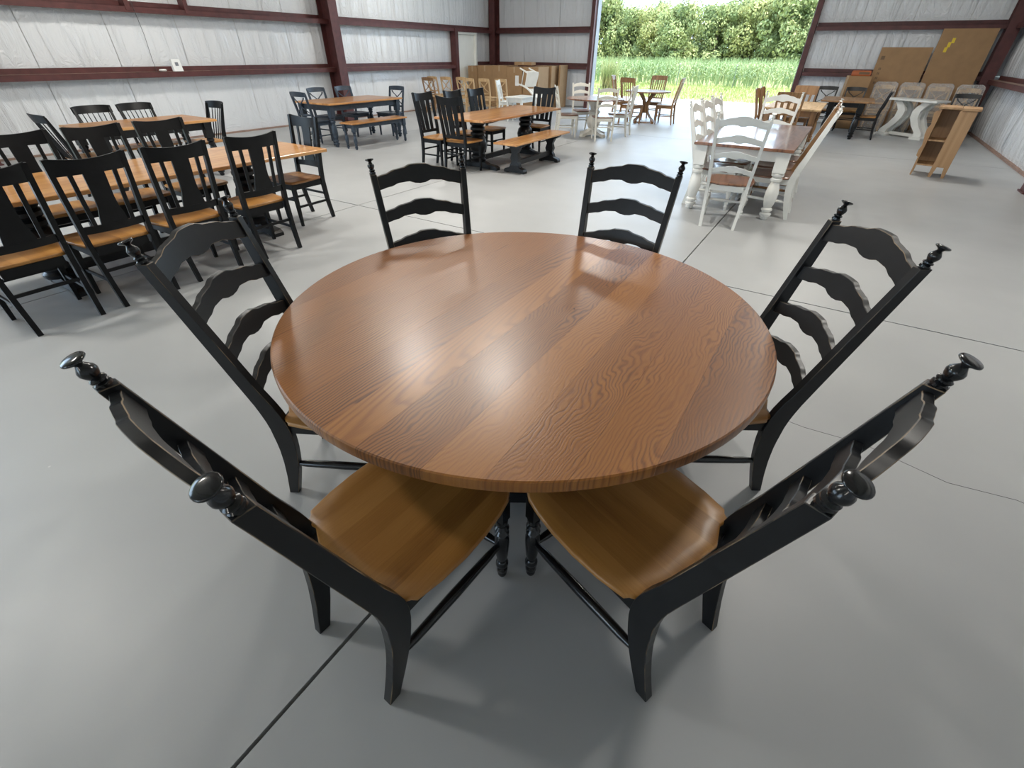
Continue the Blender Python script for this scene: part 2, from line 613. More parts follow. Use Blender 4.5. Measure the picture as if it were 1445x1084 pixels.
def ladder_kit(paint, seatm, edge=None, slats=4, hero=False):
    kit = []
    gloss = 'black_gloss' if hero else paint
    mats = [paint] + ([edge] if edge else [])
    bev = 0.0016 if hero else None
    prof = [(0.0, 0.0), (0.06, 0.016), (0.13, 0.034), (0.20, 0.049), (0.27, 0.060), (0.34, 0.066), (0.42, 0.066), (0.50, 0.050), (0.60, 0.016), (1.10, -0.141), (1.2, -0.172)]
    wx = [(0.0, 0.1737), (1.2, 0.249)]
    yf, xf = back_frame(prof, wx)
    depth = [(0.0, 0.020), (0.18, 0.030), (0.36, 0.038), (0.46, 0.038), (0.60, 0.030), (1.08, 0.0185), (1.2, 0.018)]
    zs = [0, .04, .08, .12, .16, .20, .24, .28, .32, .36, .40, .44, .48, .52, .56, .60, .75, .95, 1.075]
    for sx in (-1, 1):
        me = rear_post('back_post', mats, sx, prof, wx, zs, 0.0155, depth)
        lean = Vector((sx * 0.0628, -0.314, 1.0)).normalized()
        q = lean.to_track_quat('Z', 'Y').to_matrix().to_4x4()
        base = Vector((sx * xf(1.076), yf(1.076), 1.076))
        fin = MB()
        fin.lathe([(r_f * 0.80, z_f * 0.90) for r_f, z_f in ((0.019, 0.0), (0.020, 0.008), (0.014, 0.012), (0.0195, 0.016), (0.0195, 0.020), (0.013, 0.0245), (0.0175, 0.031), (0.0215, 0.040), (0.0205, 0.048),
                   (0.014, 0.056), (0.0095, 0.062), (0.0115, 0.066), (0.0225, 0.0705), (0.0268, 0.0735), (0.0268, 0.0765), (0.0245, 0.0785), (0.012, 0.0795), (0.002, 0.0798))],
                  Matrix.Translation(base) @ q, 20 if hero else 12)
        fm = smooth_angle(fin.mesh('finial', [gloss]), 50)
        kit.append(('back_post', me, [('finial', fm)], bev, None))
    top = lambda u: interp([(0, .046), (.16, .045), (.36, .031), (.55, .025), (.80, .008), (1, 0)], u)
    bot = lambda u: interp([(0, .014), (.12, .017), (.26, .027), (.48, .024), (.72, .010), (1, 0)], u)
    zz = [(1.002, 1.062), (0.848, 0.898), (0.700, 0.746), (0.560, 0.604)]
    for i in range(slats):
        k = 1.0 - 0.05 * i
        me = slat_mesh('slat', mats, yf, xf, zz[i][0], zz[i][1], lambda u: top(u) * k, lambda u: bot(u) * k, 0.019, 0.021, 0.010, 32 if hero else 18)
        kit.append(('slat', me, [], bev, None))
    # seat
    out = []
    half = [(0.205, 0.045), (0.218, 0.066), (0.232, 0.12), (0.247, 0.20), (0.254, 0.29), (0.252, 0.38), (0.243, 0.46), (0.231, 0.515), (0.212, 0.548), (0.18, 0.562), (0.10, 0.571)]
    back = [(-0.17, 0.050), (-0.10, 0.060), (0.0, 0.066), (0.10, 0.060), (0.17, 0.050)]
    out = back + half + [(0.0, 0.574)] + [(-x, y) for x, y in reversed(half)]
    # keep the rear corners between and in front of the posts
    out = [(x, y if y > 0.085 or abs(x) < 0.168 else y + 0.045) for x, y in out]
    kit.append(('seat', seat_mesh('seat', [seatm], out, 0.4555, 0.024, 0.006), [], None, 'honey brown wooden seat' if hero else None))
    ap = MB()
    ap.box(-0.165, 0.165, 0.505, 0.525, 0.375, 0.432)
    ap.box(-0.165, 0.165, 0.072, 0.090, 0.375, 0.432)
    for sx in (-1, 1):
        ap.beam((sx * 0.195, 0.095, 0.4035), (sx * 0.198, 0.51, 0.4035), 0.018, 0.057)
    kit.append(('apron', ap.mesh('apron', [paint]), [], None, None))
    for sx in (-1, 1):
        mb = MB()
        mb.lathe([(r_l * 1.22, z_l) for r_l, z_l in LEG_TURN], Matrix.Translation((sx * 0.2003, 0.520, 0)), 16)
        mb.box(sx * 0.2003 - 0.02, sx * 0.2003 + 0.02, 0.50, 0.54, 0.333, 0.433)
        kit.append(('leg', smooth_angle(mb.mesh('leg', [gloss]), 40), [], None, None))
    def stre(a, b):
        mb = MB()
        mb.bar(a, b, 0.009, mid=0.0175, seg=12)
        kit.append(('stretcher', smooth_angle(mb.mesh('stretcher', [gloss])), [], None, None))
    for sx in (-1, 1):
        stre((sx * xf(0.19), yf(0.19), 0.19), (sx * 0.2003, 0.52, 0.205))
    stre((-0.2003, 0.52, 0.18), (0.2003, 0.52, 0.18))
    return kit


def generic_kit(paint, seatm, style, height=1.02, width=0.44, lean=0.06, seat_d=0.42, seat_z=0.46, square_legs=True, rail_paint=None):
    """side chairs of the other tables"""
    kit = []
    hw = width / 2
    prof = [(0.0, -0.015), (0.2, 0.02), (0.42, 0.04), (0.55, 0.03), (height, -lean), (height + 0.3, -lean - 0.04)]
    wx = [(0.0, hw - 0.045), (0.45, hw - 0.03), (height, hw - 0.015), (height + 0.3, hw - 0.012)]
    yf, xf = back_frame(prof, wx)
    P = [paint]
    post_h = 0.012 if style == 'spindle' else 0.016
    for sx in (-1, 1):
        top_z = height - (0.03 if style in ('spindle', 'broad', 'xback', 'mission') else 0.0)
        zs = [0, .1, .2, .3, .42, .5, .6, .8, top_z]
        me = rear_post('back_post', P, sx, prof, wx, zs, post_h, [(0, .016), (.42, .024), (height, .014), (9, .014)])
        kit.append(('back_post', me, [], None, None))
    zero = lambda u: 0.0
    bowf = 0.03
    bow_at = lambda x: bowf * (1 - (x / hw) ** 2)
    H = height

    def rail(name, z0, z1, top=zero, bot=zero, th=0.018, inset=0.0, bow=bowf):
        kit.append((name, slat_mesh(name, P, yf, xf, z0, z1, top, bot, bow, th, inset, 14), [], None, None))

    def up(x0, x1, z0, z1, w0, w1, wm=None, th=0.012):
        kit.append(('slat', vslat_mesh('slat', P, yf, (x0, x1), z0, z1, w0, w1, bow_at, th, 6, wm), [], None, None))
    if style == 'splat':
        rail('top_rail', H - 0.105, H - 0.012, top=lambda u: 0.022 * u * u - 0.005)
        rail('lower_rail', 0.535, 0.585)
        up(0, 0, 0.58, H - 0.10, 0.085, 0.062, 0.058, 0.014)
        for sx in (-1, 1):
            up(sx * 0.118, sx * 0.128, 0.58, H - 0.10, 0.013, 0.014)
    elif style == 'slat3':
        rail('top_rail', H - 0.115, H - 0.012, top=lambda u: 0.022 * u * u - 0.005)
        rail('lower_rail', 0.50, 0.54)
        up(0, 0, 0.535, H - 0.11, 0.040, 0.052)
        for sx in (-1, 1):
            up(sx * 0.098, sx * 0.115, 0.535, H - 0.11, 0.030, 0.038)
    elif style == 'spindle':
        rail('top_rail', H - 0.095, H, top=lambda u: -0.012 * u ** 4, th=0.016, inset=-0.022, bow=0.05)
        for i in range(7):
            k = -1 + 2 * (i + 0.5) / 7
            mb = MB()
            b0 = (k * (hw - 0.05), 0.045 - 0.01 * (1 - k * k), seat_z - 0.01)
            z = H - 0.085
            mb.bar(b0, (k * (hw - 0.012), yf(z) - 0.05 * (1 - k * k), z), 0.006, 0.005, 6, 0.008)
            kit.append(('spindle', smooth_angle(mb.mesh('spindle', P)), [], None, None))
    elif style == 'xback':
        rail('top_rail', H - 0.085, H, top=lambda u: -0.012 * u ** 2, th=0.018, inset=-0.014)
        rail('lower_rail', 0.545, 0.58)
        for sx in (-1, 1):
            mb = MB()
            rings = []
            for i in range(11):
                k = i / 10
                z = 0.565 + (H - 0.09 - 0.565) * k
                x = sx * (hw - 0.035) * (1 - 2 * interp([(0, 0), (0.5, 0.5), (1, 1)], k)) * (1.0 if k < 0.5 else 0.82)
                y = yf(z) - bow_at(x) + sx * 0.006
                w = 0.015
                rings.append([(x - w, y - 0.006, z), (x + w, y - 0.006, z), (x + w, y + 0.006, z), (x - w, y + 0.006, z)])
            mb.loft(rings)
            kit.append(('cross_bar', mb.mesh('cross_bar', P), [], None, None))
    elif style == 'ladder3':
        tp = lambda u: interp([(0, .034), (.3, .026), (.5, .022), (.8, .002), (1, 0)], u)
        for z0, z1 in ((H - 0.085, H - 0.03), (H - 0.225, H - 0.175), (H - 0.36, H - 0.315)):
            kit.append(('slat', slat_mesh('slat', P, yf, xf, z0, z1, tp, lambda u: 0.5 * tp(u), bowf, 0.014, 0.0, 14), [], None, None))
    elif style == 'fiddle':
        tp = lambda u: interp([(0, .034), (.3, .026), (.5, .022), (.8, .002), (1, 0)], u)
        rail('top_rail', H - 0.10, H - 0.03, top=tp)
        rail('lower_rail', 0.55, 0.60)
        for x in (-0.09, -0.03, 0.03, 0.09):
            up(x * 0.9, x * 1.25, 0.59, H - 0.09, 0.016, 0.020)
    elif style == 'mission':
        rail('top_rail', H - 0.11, H, top=lambda u: -0.008 * u * u, inset=-0.014, th=0.02)
        rail('lower_rail', 0.52, 0.555)
        for i in range(6):
            k = -1 + 2 * (i + 0.5) / 6
            up(k * (hw - 0.05), k * (hw - 0.03), 0.55, H - 0.105, 0.012, 0.013)
    elif style == 'broad':
        rail('top_rail', H - 0.17, H, top=lambda u: -0.006 * u * u, inset=-0.014, th=0.02)
        rail('lower_rail', 0.52, 0.56)
        for x in (-0.10, 0.0, 0.10):
            up(x, x * 1.15, 0.55, H - 0.165, 0.022, 0.026)
    # seat
    d0, d1 = 0.045, 0.045 + seat_d
    hs = hw + 0.015
    out = [(-hs * 0.78, d0), (hs * 0.78, d0), (hs * 0.9, d0 + 0.03), (hs, d0 + seat_d * 0.5), (hs * 1.02, d1 - 0.07), (hs * 0.97, d1 - 0.02), (hs * 0.85, d1 - 0.005), (0, d1 + 0.012)]
    out += [(-x, y) for x, y in reversed(out[2:7])]
    kit.append(('seat', seat_mesh('seat', [seatm], out, seat_z, 0.026, 0.006), [], None, None))
    fy = d1 - 0.045
    fx = hs - 0.045
    if style != 'spindle':
        ap = MB()
        ap.box(-fx, fx, fy - 0.01, fy + 0.01, seat_z - 0.085, seat_z - 0.025)
        ap.box(-fx + 0.03, fx - 0.03, d0 + 0.005, d0 + 0.022, seat_z - 0.085, seat_z - 0.025)
        for sx in (-1, 1):
            ap.beam((sx * (xf(.4)), 0.06, seat_z - 0.055), (sx * fx, fy, seat_z - 0.055), 0.016, 0.06)
        kit.append(('apron', ap.mesh('apron', P), [], None, None))
        for sx in (-1, 1):
            mb = MB()
            if square_legs:
                mb.rects([(sx * fx, fy, 0, 0.013, 0.013), (sx * fx, fy, seat_z * 0.7, 0.019, 0.019), (sx * fx, fy, seat_z - 0.025, 0.019, 0.019)])
            else:
                mb.lathe([(r, z) for r, z in LEG_TURN], Matrix.Translation((sx * fx, fy, 0)), 10)
                mb.box(sx * fx - 0.019, sx * fx + 0.019, fy - 0.019, fy + 0.019, 0.333, seat_z - 0.025)
            kit.append(('leg', mb.mesh('leg', P), [], None, None))
        st = [((-xf(.2), yf(.2), .2), (-fx, fy, .2)), ((xf(.2), yf(.2), .2), (fx, fy, .2)), ((-fx, fy, .27), (fx, fy, .27)), ((-xf(.27), yf(.27), .27), (xf(.27), yf(.27), .27))]
        for a, b in st:
            mb = MB()
            mb.beam(a, b, 0.014, 0.022)
            kit.append(('stretcher', mb.mesh('stretcher', P), [], None, None))
    else:
        for sx in (-1, 1):
            mb = MB()
            mb.bar((sx * (fx - 0.03), fy - 0.05, seat_z - 0.02), (sx * (fx + 0.01), fy + 0.01, 0), 0.013, 0.010, 8, 0.018)
            kit.append(('leg', smooth_angle(mb.mesh('leg', P)), [], None, None))
            mb = MB()
            mb.bar((sx * (fx - 0.015), fy - 0.02, 0.19), (sx * xf(.19), yf(.19), .19), 0.007, 0.007, 6, 0.011)
            kit.append(('stretcher', smooth_angle(mb.mesh('stretcher', P)), [], None, None))
    return kit


# ------------------------------------------------------------------ table kits
def top_mesh(name, mat, x0, x1, y0, y1, z, th, ch=0.005):
    mb = MB()
    def r(i, zz):
        return [(x0 + i, y0 + i, zz), (x1 - i, y0 + i, zz), (x1 - i, y1 - i, zz), (x0 + i, y1 - i, zz)]
    mb.loft([r(ch, z - th), r(0, z - th + ch), r(0, z - ch), r(ch, z)])
    return mb.mesh(name, [mat])


def turned_leg_profile(h, r):
    p = [(0.0, .45), (.02, .62), (.05, .58), (.065, .85), (.10, .90), (.115, .62), (.13, .62), (.145, .85), (.17, .85), (.185, .60), (.24, .80), (.34, 1.0), (.42, 1.0), (.50, .86), (.56, .62),
         (.575, .62), (.59, .85), (.62, .88), (.64, .64), (.66, .92), (.69, .95), (.71, .75)]
    return [(r * b, a * h) for a, b in p]


def farm_table_kit(w, l, topm, paint, h=0.76, leg_r=0.05, inset=0.10, th=0.032, apron=0.10):
    """origin at the middle of the floor print; w along x, l along y"""
    kit = [('table_top', top_mesh('table_top', topm, -w / 2, w / 2, -l / 2, l / 2, h, th), [], None, None)]
    ax, ay = w / 2 - inset, l / 2 - inset
    z1 = h - th
    for n, (x0, x1, y0, y1) in enumerate(((-ax, ax, -ay - .012, -ay + .012), (-ax, ax, ay - .012, ay + .012), (-ax - .012, -ax + .012, -ay, ay), (ax - .012, ax + .012, -ay, ay))):
        mb = MB().box(x0, x1, y0, y1, z1 - apron, z1)
        kit.append(('apron_rail', mb.mesh('apron_rail', [paint]), [], None, None))
    for sx in (-1, 1):
        for sy in (-1, 1):
            mb = MB()
            hl = (z1)
            mb.lathe(turned_leg_profile(hl, leg_r), Matrix.Translation((sx * ax, sy * ay, 0)), 14)
            q = leg_r * 0.92
            mb.box(sx * ax - q, sx * ax + q, sy * ay - q, sy * ay + q, hl * 0.71, z1)
            kit.append(('leg', smooth_angle(mb.mesh('leg', [paint]), 40), [], None, None))
    return kit


def trestle_kit(w, l, topm, paint, h=0.76, th=0.032, ped_y=None, foot_w=None, turn=True, ped_r=0.11):
    """pedestals on shoe feet joined by a stretcher"""
    kit = [('table_top', top_mesh('table_top', topm, -w / 2, w / 2, -l / 2, l / 2, h, th), [], None, None)]
    ped_y = ped_y if ped_y is not None else l * 0.3
    fw = foot_w or w * 0.42
    z1 = h - th
    for sy in (-1, 1):
        y = sy * ped_y
        mb = MB()
        if turn:
            rr = ped_r
            mb.lathe([(rr * .95, .10), (rr, .13), (rr * .8, .15), (rr * .95, .17), (rr * .95, .20), (rr * .7, .22), (rr * 1.0, .28), (rr * 1.12, .36), (rr * .95, .44), (rr * .65, .48), (rr * .9, .50), (rr * .9, .53),
                      (rr * .65, .55), (rr * .9, .57), (rr * .9, .60), (rr * .7, .62), (rr * .95, .65), (rr * .95, z1 - .04)], Matrix.Translation((0, y, 0)), 20)
        else:
            q = ped_r
            mb.rects([(0, y, .08, q * 1.2, q * .55), (0, y, .12, q * 1.1, q * .55), (0, y, .16, q * .75, q * .45), (0, y, z1 * .5, q * 1.0, q * .55), (0, y, z1 - .14, q * .7, q * .45), (0, y, z1 - .08, q * 1.15, q * .55), (0, y, z1 - .04, q * 1.15, q * .55)])
        kit.append(('pedestal', smooth_angle(mb.mesh('pedestal', [paint]), 40), [], None, None))
        fr = lambda u, v, t, y=y: (u, y - 0.05 + t, v)
        o = [(-fw, 0), (-fw, .035), (-fw * .9, .06), (-fw * .55, .075), (-fw * .3, .11), (fw * .3, .11), (fw * .55, .075), (fw * .9, .06), (fw, .035), (fw, 0), (fw * .7, 0), (fw * .62, .018), (-fw * .62, .018), (-fw * .7, 0)]
        kit.append(('foot', MB().prism(o, fr, 0.10).mesh('foot', [paint]), [], None, None))
        o2 = [(-fw * .95, z1), (-fw * .95, z1 - .02), (-fw * .6, z1 - .06), (fw * .6, z1 - .06), (fw * .95, z1 - .02), (fw * .95, z1)]
        kit.append(('cleat', MB().prism(o2, fr, 0.10).mesh('cleat', [paint]), [], None, None))
    mb = MB().beam((0, -ped_y, 0.14), (0, ped_y, 0.14), 0.05, 0.07)
    kit.append(('stretcher', mb.mesh('stretcher', [paint]), [], None, None))
    return kit


def disc_mesh(name, mat, r, z, th, seg=48):
    mb = MB().lathe([(r - .01, z - th), (r, z - th + .006), (r, z - .006), (r - .006, z)], None, seg)
    return smooth_angle(mb.mesh(name, [mat]), 40)


def round_table_kit(r, topm, paint, kind):
    kit = [('table_top', disc_mesh('table_top', topm, r, 0.76, 0.03), [], None, None)]
    mb = MB()
    if kind == 'turned':
        mb.lathe([(.11, .10), (.13, .13), (.10, .16), (.13, .20), (.16, .28), (.15, .36), (.10, .44), (.13, .47), (.13, .50), (.09, .53), (.11, .60), (.15, .66), (.18, .70), (.18, .729)], None, 20)
        kit.append(('pedestal', smooth_angle(mb.mesh('pedestal', [paint]), 40), [], None, None))
        for a in range(4):
            m = Matrix.Rotation(R(45 + 90 * a), 4, 'Z')
            fr = lambda u, v, t: m @ Vector((u, -0.05 + t, v))
            o = [(0, .03), (0, .14), (.14, .13), (.25, .08), (.36, .06), (.38, .03), (.38, 0), (.30, 0), (.26, .025)]
            kit.append(('foot', MB().prism(o, fr, 0.10).mesh('foot', [paint]), [], None, None))
    else:
        for a in range(4):
            m = Matrix.Rotation(R(45 + 90 * a), 4, 'Z')
            fr = lambda u, v, t: m @ Vector((u, -0.03 + t, v))
            cl = [(.34, 0.0), (.33, .05), (.20, .14), (.09, .27), (.06, .40), (.10, .53), (.20, .64), (.30, .729)]
            a_ = [(u + .03, v) for u, v in cl]
            b_ = [(u - .035, v + (.03 if 0 < i < 7 else 0)) for i, (u, v) in enumerate(cl)]
            kit.append(('curved_leg', MB().prism(a_ + b_[::-1], fr, 0.06).mesh('curved_leg', [paint]), [], None, None))
        kit.append(('hub', MB().lathe([(.07, .24), (.075, .26), (.075, .44), (.07, .46)], None, 12).mesh('hub', [paint]), [], None, None))
        kit.append(('base_plate', MB().lathe([(.2, .0), (.2, .02), (.18, .03)], None, 16).mesh('base_plate', [paint]), [], None, None))
    return kit


# ------------------------------------------------------------------ setting
XL, XR, YB, YF, ZC = -12.0, 2.9, 17.6, -14.0, 5.0
DX0, DX1, DZ = -7.84, -1.52, 4.2        # big door opening in the back wall
SY0, SY1 = -7.5, -0.5                   # open side door in the left wall, behind the camera
G1, G2 = 1.21, 2.21                     # girt heights


def structure(o):
    o['kind'] = 'structure'
    return o


def build_floor():
    mb = MB().box(XL, XR, YF, YB + 0.15, -0.16, -0.03)
    fl = structure(link('floor', mb.mesh('floor', ['joint_filler'])))
    xs = [XL, -8.88, -4.86, -0.84, XR]
    ys = [YF, -12.0, -4.0, 4.03, 12.05, YB + 0.15]
    g = 0.0065
    for i in range(len(xs) - 1):
        for j in range(len(ys) - 1):
            x0, x1, y0, y1 = xs[i] + g, xs[i + 1] - g, ys[j] + g, ys[j + 1] - g
            me = MB().box(x0, x1, y0, y1, -0.10, 0.0).mesh('slab', ['painted_concrete'])
            link('slab', me, fl)
    # hairline crack in the slab beside the table
    pts = [(0.02, 2.40), (0.35, 2.36), (0.62, 2.38), (0.95, 2.29), (1.2, 2.33), (1.6, 2.24), (2.0, 2.27), (2.4, 2.18), (2.88, 2.21)]
    mb = MB()
    w = 0.0012
    for (x0, y0), (x1, y1) in zip(pts, pts[1:]):
        mb.box(0, 0, 0, 0, 0, 0) if False else None
        mb.add([(x0, y0 - w, 0.0), (x1, y1 - w, 0.0), (x1, y1 + w, 0.0), (x0, y0 + w, 0.0), (x0, y0 - w, 0.0006), (x1, y1 - w, 0.0006), (x1, y1 + w, 0.0006), (x0, y0 + w, 0.0006)],
               [(4, 5, 6, 7), (0, 1, 5, 4), (1, 2, 6, 5), (2, 3, 7, 6), (3, 0, 4, 7)])
    link('crack', mb.mesh('crack', ['joint_filler']), fl)


def panel_variants():
    out = []
    for k in range(6):
        r = np.random.default_rng(100 + k)
        nu, nv = 64, 8
        folds = [(r.uniform(0.02, 0.98), r.uniform(0.010, 0.030), r.uniform(0.2, 0.85) * r.choice([-0.5, 1, 1]), r.uniform(-0.10, 0.10)) for _ in range(13)]
        vs, fs = [], []
        for j in range(nv + 1):
            v = j / nv
            for i in range(nu + 1):
                u = i / nu
                d = 0.9 * (0.72 + 0.28 * math.sin(PI * u) ** 0.5) * (0.30 + 0.70 * math.sin(PI * v) ** 0.6)
                for c, s, a, sl in folds:
                    d += a * 0.5 * math.exp(-((u - c - sl * (v - 0.5)) / s) ** 2) * (0.35 + 0.65 * math.sin(PI * v))
                vs.append((u, d, v))
        for j in range(nv):
            for i in range(nu):
                a = j * (nu + 1) + i
                fs.append((a, a + 1, a + nu + 2, a + nu + 1))
        mb = MB().add(vs, fs)
        out.append(mb.mesh('insulation_panel', ['vinyl_insulation'], smooth=True))
    return out


PANELS = panel_variants()


def panel_rows(wall, origin, axis, length, holes=()):
    """axis: +1 unit vector along the wall; inward normal is local +y of the panel"""
    rows = [(0.02, G1 - 0.02), (G1 + 0.01, G2 - 0.02), (G2 + 0.01, 3.55), (3.57, ZC)]
    n = max(1, round(length / 1.25))
    w = length / n
    ang = math.atan2(axis[1], axis[0])
    k = 0
    for i in range(n):
        a0 = i * w
        for z0, z1 in rows:
            x0, x1 = a0, a0 + w
            bad = False
            for h0, h1, hz in holes:
                if x1 > h0 + 0.01 and x0 < h1 - 0.01 and z0 < hz - 0.05:
                    bad = True
            if bad:
                continue
            o = link('insulation_panel', PANELS[random.randrange(6)], wall)
            o.location = (origin[0] + axis[0] * (a0 + 0.004), origin[1] + axis[1] * (a0 + 0.004), z0)
            o.rotation_euler = (0, 0, ang)
            o.scale = (w - 0.008, 0.055, z1 - z0)
            k += 1


def girt_mesh(length):
    """Z girt along +x, wall behind at y=0, room towards +y; z=0 is the web"""
    mb = MB()
    mb.box(0, length, 0.055, 0.25, -0.002, 0.002)
    mb.box(0, length, 0.245, 0.25, -0.09, 0.002)
    mb.box(0, length, 0.225, 0.245, -0.09, -0.085)
    mb.box(0, length, 0.055, 0.06, 0.002, 0.085)
    return mb


def girts(wall, origin, axis, spans, heights):
    ang = math.atan2(axis[1], axis[0])
    for z in heights:
        for a, b in spans:
            me = girt_mesh(b - a).mesh('girt', ['red_steel', 'dusty_steel'])
            for p in me.polygons:
                if p.normal.z > 0.9 and z < 2:
                    p.material_index = 1
            o = link('girt', me, wall)
            o.location = (origin[0] + axis[0] * a, origin[1] + axis[1] * a, z)
            o.rotation_euler = (0, 0, ang)


def column_mesh(depth, fl=0.26):
    mb = MB()
    mb.box(-fl / 2, fl / 2, 0, 0.014, 0, ZC)
    mb.box(-fl / 2, fl / 2, depth - 0.014, depth, 0, ZC)
    mb.box(-0.006, 0.006, 0.014, depth - 0.014, 0, ZC)
    mb.box(-fl / 2 - 0.02, fl / 2 + 0.02, -0.01, depth + 0.02, 0, 0.02)
    return mb


def build_shell():
    # left wall (with the open side door behind the camera)
    mb = MB()
    mb.box(XL - 0.1, XL - 0.04, YF, SY0, 0, ZC).box(XL - 0.1, XL - 0.04, SY1, YB, 0, ZC).box(XL - 0.1, XL - 0.04, SY0, SY1, DZ, ZC)
    wl = structure(link('wall_left', mb.mesh('wall_left', ['outer_sheet'])))
    # panel local +x along axis, +y inward: for the left wall inward is +x -> axis must be -y
    panel_rows(wl, (XL, YB), (0, -1), YB - YF, holes=[(YB - SY1, YB - SY0, DZ)])
    girts(wl, (XL, YB), (0, -1), [(0.3, 1.3), (2.45, YB - SY1)], [G1])
    girts(wl, (XL, YB), (0, -1), [(0.3, YB - SY1)], [G2, 3.55])
    for y in (9.9, 2.3, -9.0):
        o = link('column', column_mesh(0.42).mesh('column', ['red_steel']), wl, (XL + 0.06, y, 0), (0, 0, -PI / 2))
    # jambs of a framed opening above the upper girt
    for y in (5.35, 6.42):
        mb = MB().box(XL + 0.07, XL + 0.26, y - 0.04, y + 0.04, G2 - 0.06, 3.5)
        link('jamb', mb.mesh('jamb', ['red_steel']), wl)
    # post beside the personnel door
    mb = MB().box(XL + 0.06, XL + 0.28, 14.98, 15.14, 0, G2)
    link('jamb', mb.mesh('jamb', ['red_steel']), wl)
    mb = MB().box(XL + 0.0, XL + 0.08, SY1, YB, 0, 0.03)
    structure(link('trim_1', mb.mesh('trim_1', ['dusty_steel'])))
    # personnel door
    mb = MB()
    mb.box(XL + 0.06, XL + 0.20, 15.16, 15.24, 0, 2.14).box(XL + 0.06, XL + 0.20, 16.22, 16.30, 0, 2.14).box(XL + 0.06, XL + 0.20, 15.24, 16.22, 2.06, 2.14)
    d = structure(link('door_1', mb.mesh('door_1', ['door_metal'])))
    link('door_leaf', MB().box(XL + 0.07, XL + 0.12, 15.25, 16.21, 0.01, 2.05).mesh('door_leaf', ['door_metal']), d)
    link('door_handle', MB().lathe([(.03, 0), (.03, .02), (.012, .025), (.012, .06), (.03, .065), (.03, .09)], Matrix.Translation((XL + 0.12, 16.12, 1.0)) @ Matrix.Rotation(PI / 2, 4, 'Y'), 12).mesh('door_handle', ['grey_plastic']), d)
    # back wall with the big door opening
    mb = MB()
    mb.box(XL, DX0, YB + 0.04, YB + 0.1, 0, ZC).box(DX1, XR, YB + 0.04, YB + 0.1, 0, ZC).box(DX0, DX1, YB + 0.04, YB + 0.1, DZ, ZC)
    wb = structure(link('wall_back', mb.mesh('wall_back', ['outer_sheet'])))
    # inward is -y -> axis -x
    panel_rows(wb, (DX0, YB), (-1, 0), DX0 - XL)
    panel_rows(wb, (XR, YB), (-1, 0), XR - DX1)
    girts(wb, (XR, YB), (-1, 0), [(0.3, XR - DX1 - 0.14)], [G1, G2, 3.55])
    girts(wb, (DX0, YB), (-1, 0), [(0.14, DX0 - XL - 0.3)], [G1, G2, 3.55])
    for x in (XL + 0.22, XR - 0.28):
        link('column', column_mesh(0.34, 0.24).mesh('column', ['red_steel']), wb, (x, YB - 0.06, 0), (0, 0, PI))
    for x, s in ((DX0, -1), (DX1, 1)):
        mb = MB().box(min(x, x + s * 0.12), max(x, x + s * 0.12), YB - 0.26, YB + 0.06, 0, DZ)
        link('door_post', mb.mesh('door_post', ['red_steel']), wb)
        mb = MB().box(min(x - s * 0.03, x), max(x - s * 0.03, x), YB - 0.10, YB + 0.16, 0, DZ)
        link('door_track', mb.mesh('door_track', ['lamp_housing']), wb)
    link('door_header', MB().box(DX0, DX1, YB - 0.22, YB + 0.06, DZ, DZ + 0.2).mesh('door_header', ['red_steel']), wb)
    # right wall and front wall
    wr = structure(link('wall_right', MB().box(XR + 0.04, XR + 0.1, YF, YB, 0, ZC).mesh('wall_right', ['outer_sheet'])))
    panel_rows(wr, (XR, YF), (0, 1), YB - YF)
    girts(wr, (XR, YF), (0, 1), [(0.3, YB - YF - 0.3)], [G1 - 0.06, G2, 3.55])
    link('column', column_mesh(0.30).mesh('column', ['red_steel']), wr, (XR - 0.06, 9.9, 0), (0, 0, PI / 2))
    structure(link('trim_2', MB().box(XR - 0.08, XR, YF, YB, 0, 0.03).mesh('trim_2', ['dusty_steel'])))
    wf = structure(link('wall_front', MB().box(XL, -9.5, YF - 0.1, YF - 0.04, 0, ZC).box(-2.5, XR, YF - 0.1, YF - 0.04, 0, ZC).box(-9.5, -2.5, YF - 0.1, YF - 0.04, DZ, ZC).mesh('wall_front', ['outer_sheet'])))
    panel_rows(wf, (XL, YF), (1, 0), 2.5)
    panel_rows(wf, (-2.5, YF), (1, 0), XR + 2.5)
    # ceiling
    ce = structure(link('ceiling', MB().box(XL - 0.1, XR + 0.1, YF - 0.1, YB + 0.1, ZC, ZC + 0.06).mesh('ceiling', ['white_plastic'])))
    for i in range(21):
        y = YF + 1.0 + i * 1.5
        link('purlin', MB().box(XL, XR, y - 0.03, y + 0.03, ZC - 0.2, ZC).mesh('purlin', ['red_steel']), ce)


build_floor()
build_shell()


def high_bay(x, y, power=45):
    z = 4.35
    e = link('high_bay_lamp', None, None, (x, y, z))
    tag(e, 'round grey high bay lamp hung unseen under the roof of the hall', 'lamp', 'high bay lamps under the roof')
    link('housing', smooth_angle(MB().lathe([(.31, .02), (.33, .05), (.31, .12), (.10, .16), (.08, .24), (.03, .26)], None, 24).mesh('housing', ['lamp_housing'])), e)
    link('lens', MB().lathe([(.295, .015), (.305, .03)], None, 24).mesh('lens', ['lamp_lens']), e)
    link('hanger', MB().bar((0, 0, 0.25), (0, 0, ZC - z), 0.008).mesh('hanger', ['lamp_housing']), e)
    d = bpy.data.lights.new('lamp_light', 'AREA')
    d.shape = 'DISK'
    d.size = 0.6
    d.energy = power
    d.color = (1.0, 0.96, 0.89)
    o = link('lamp_light', d, e, (0, 0, 0.0))


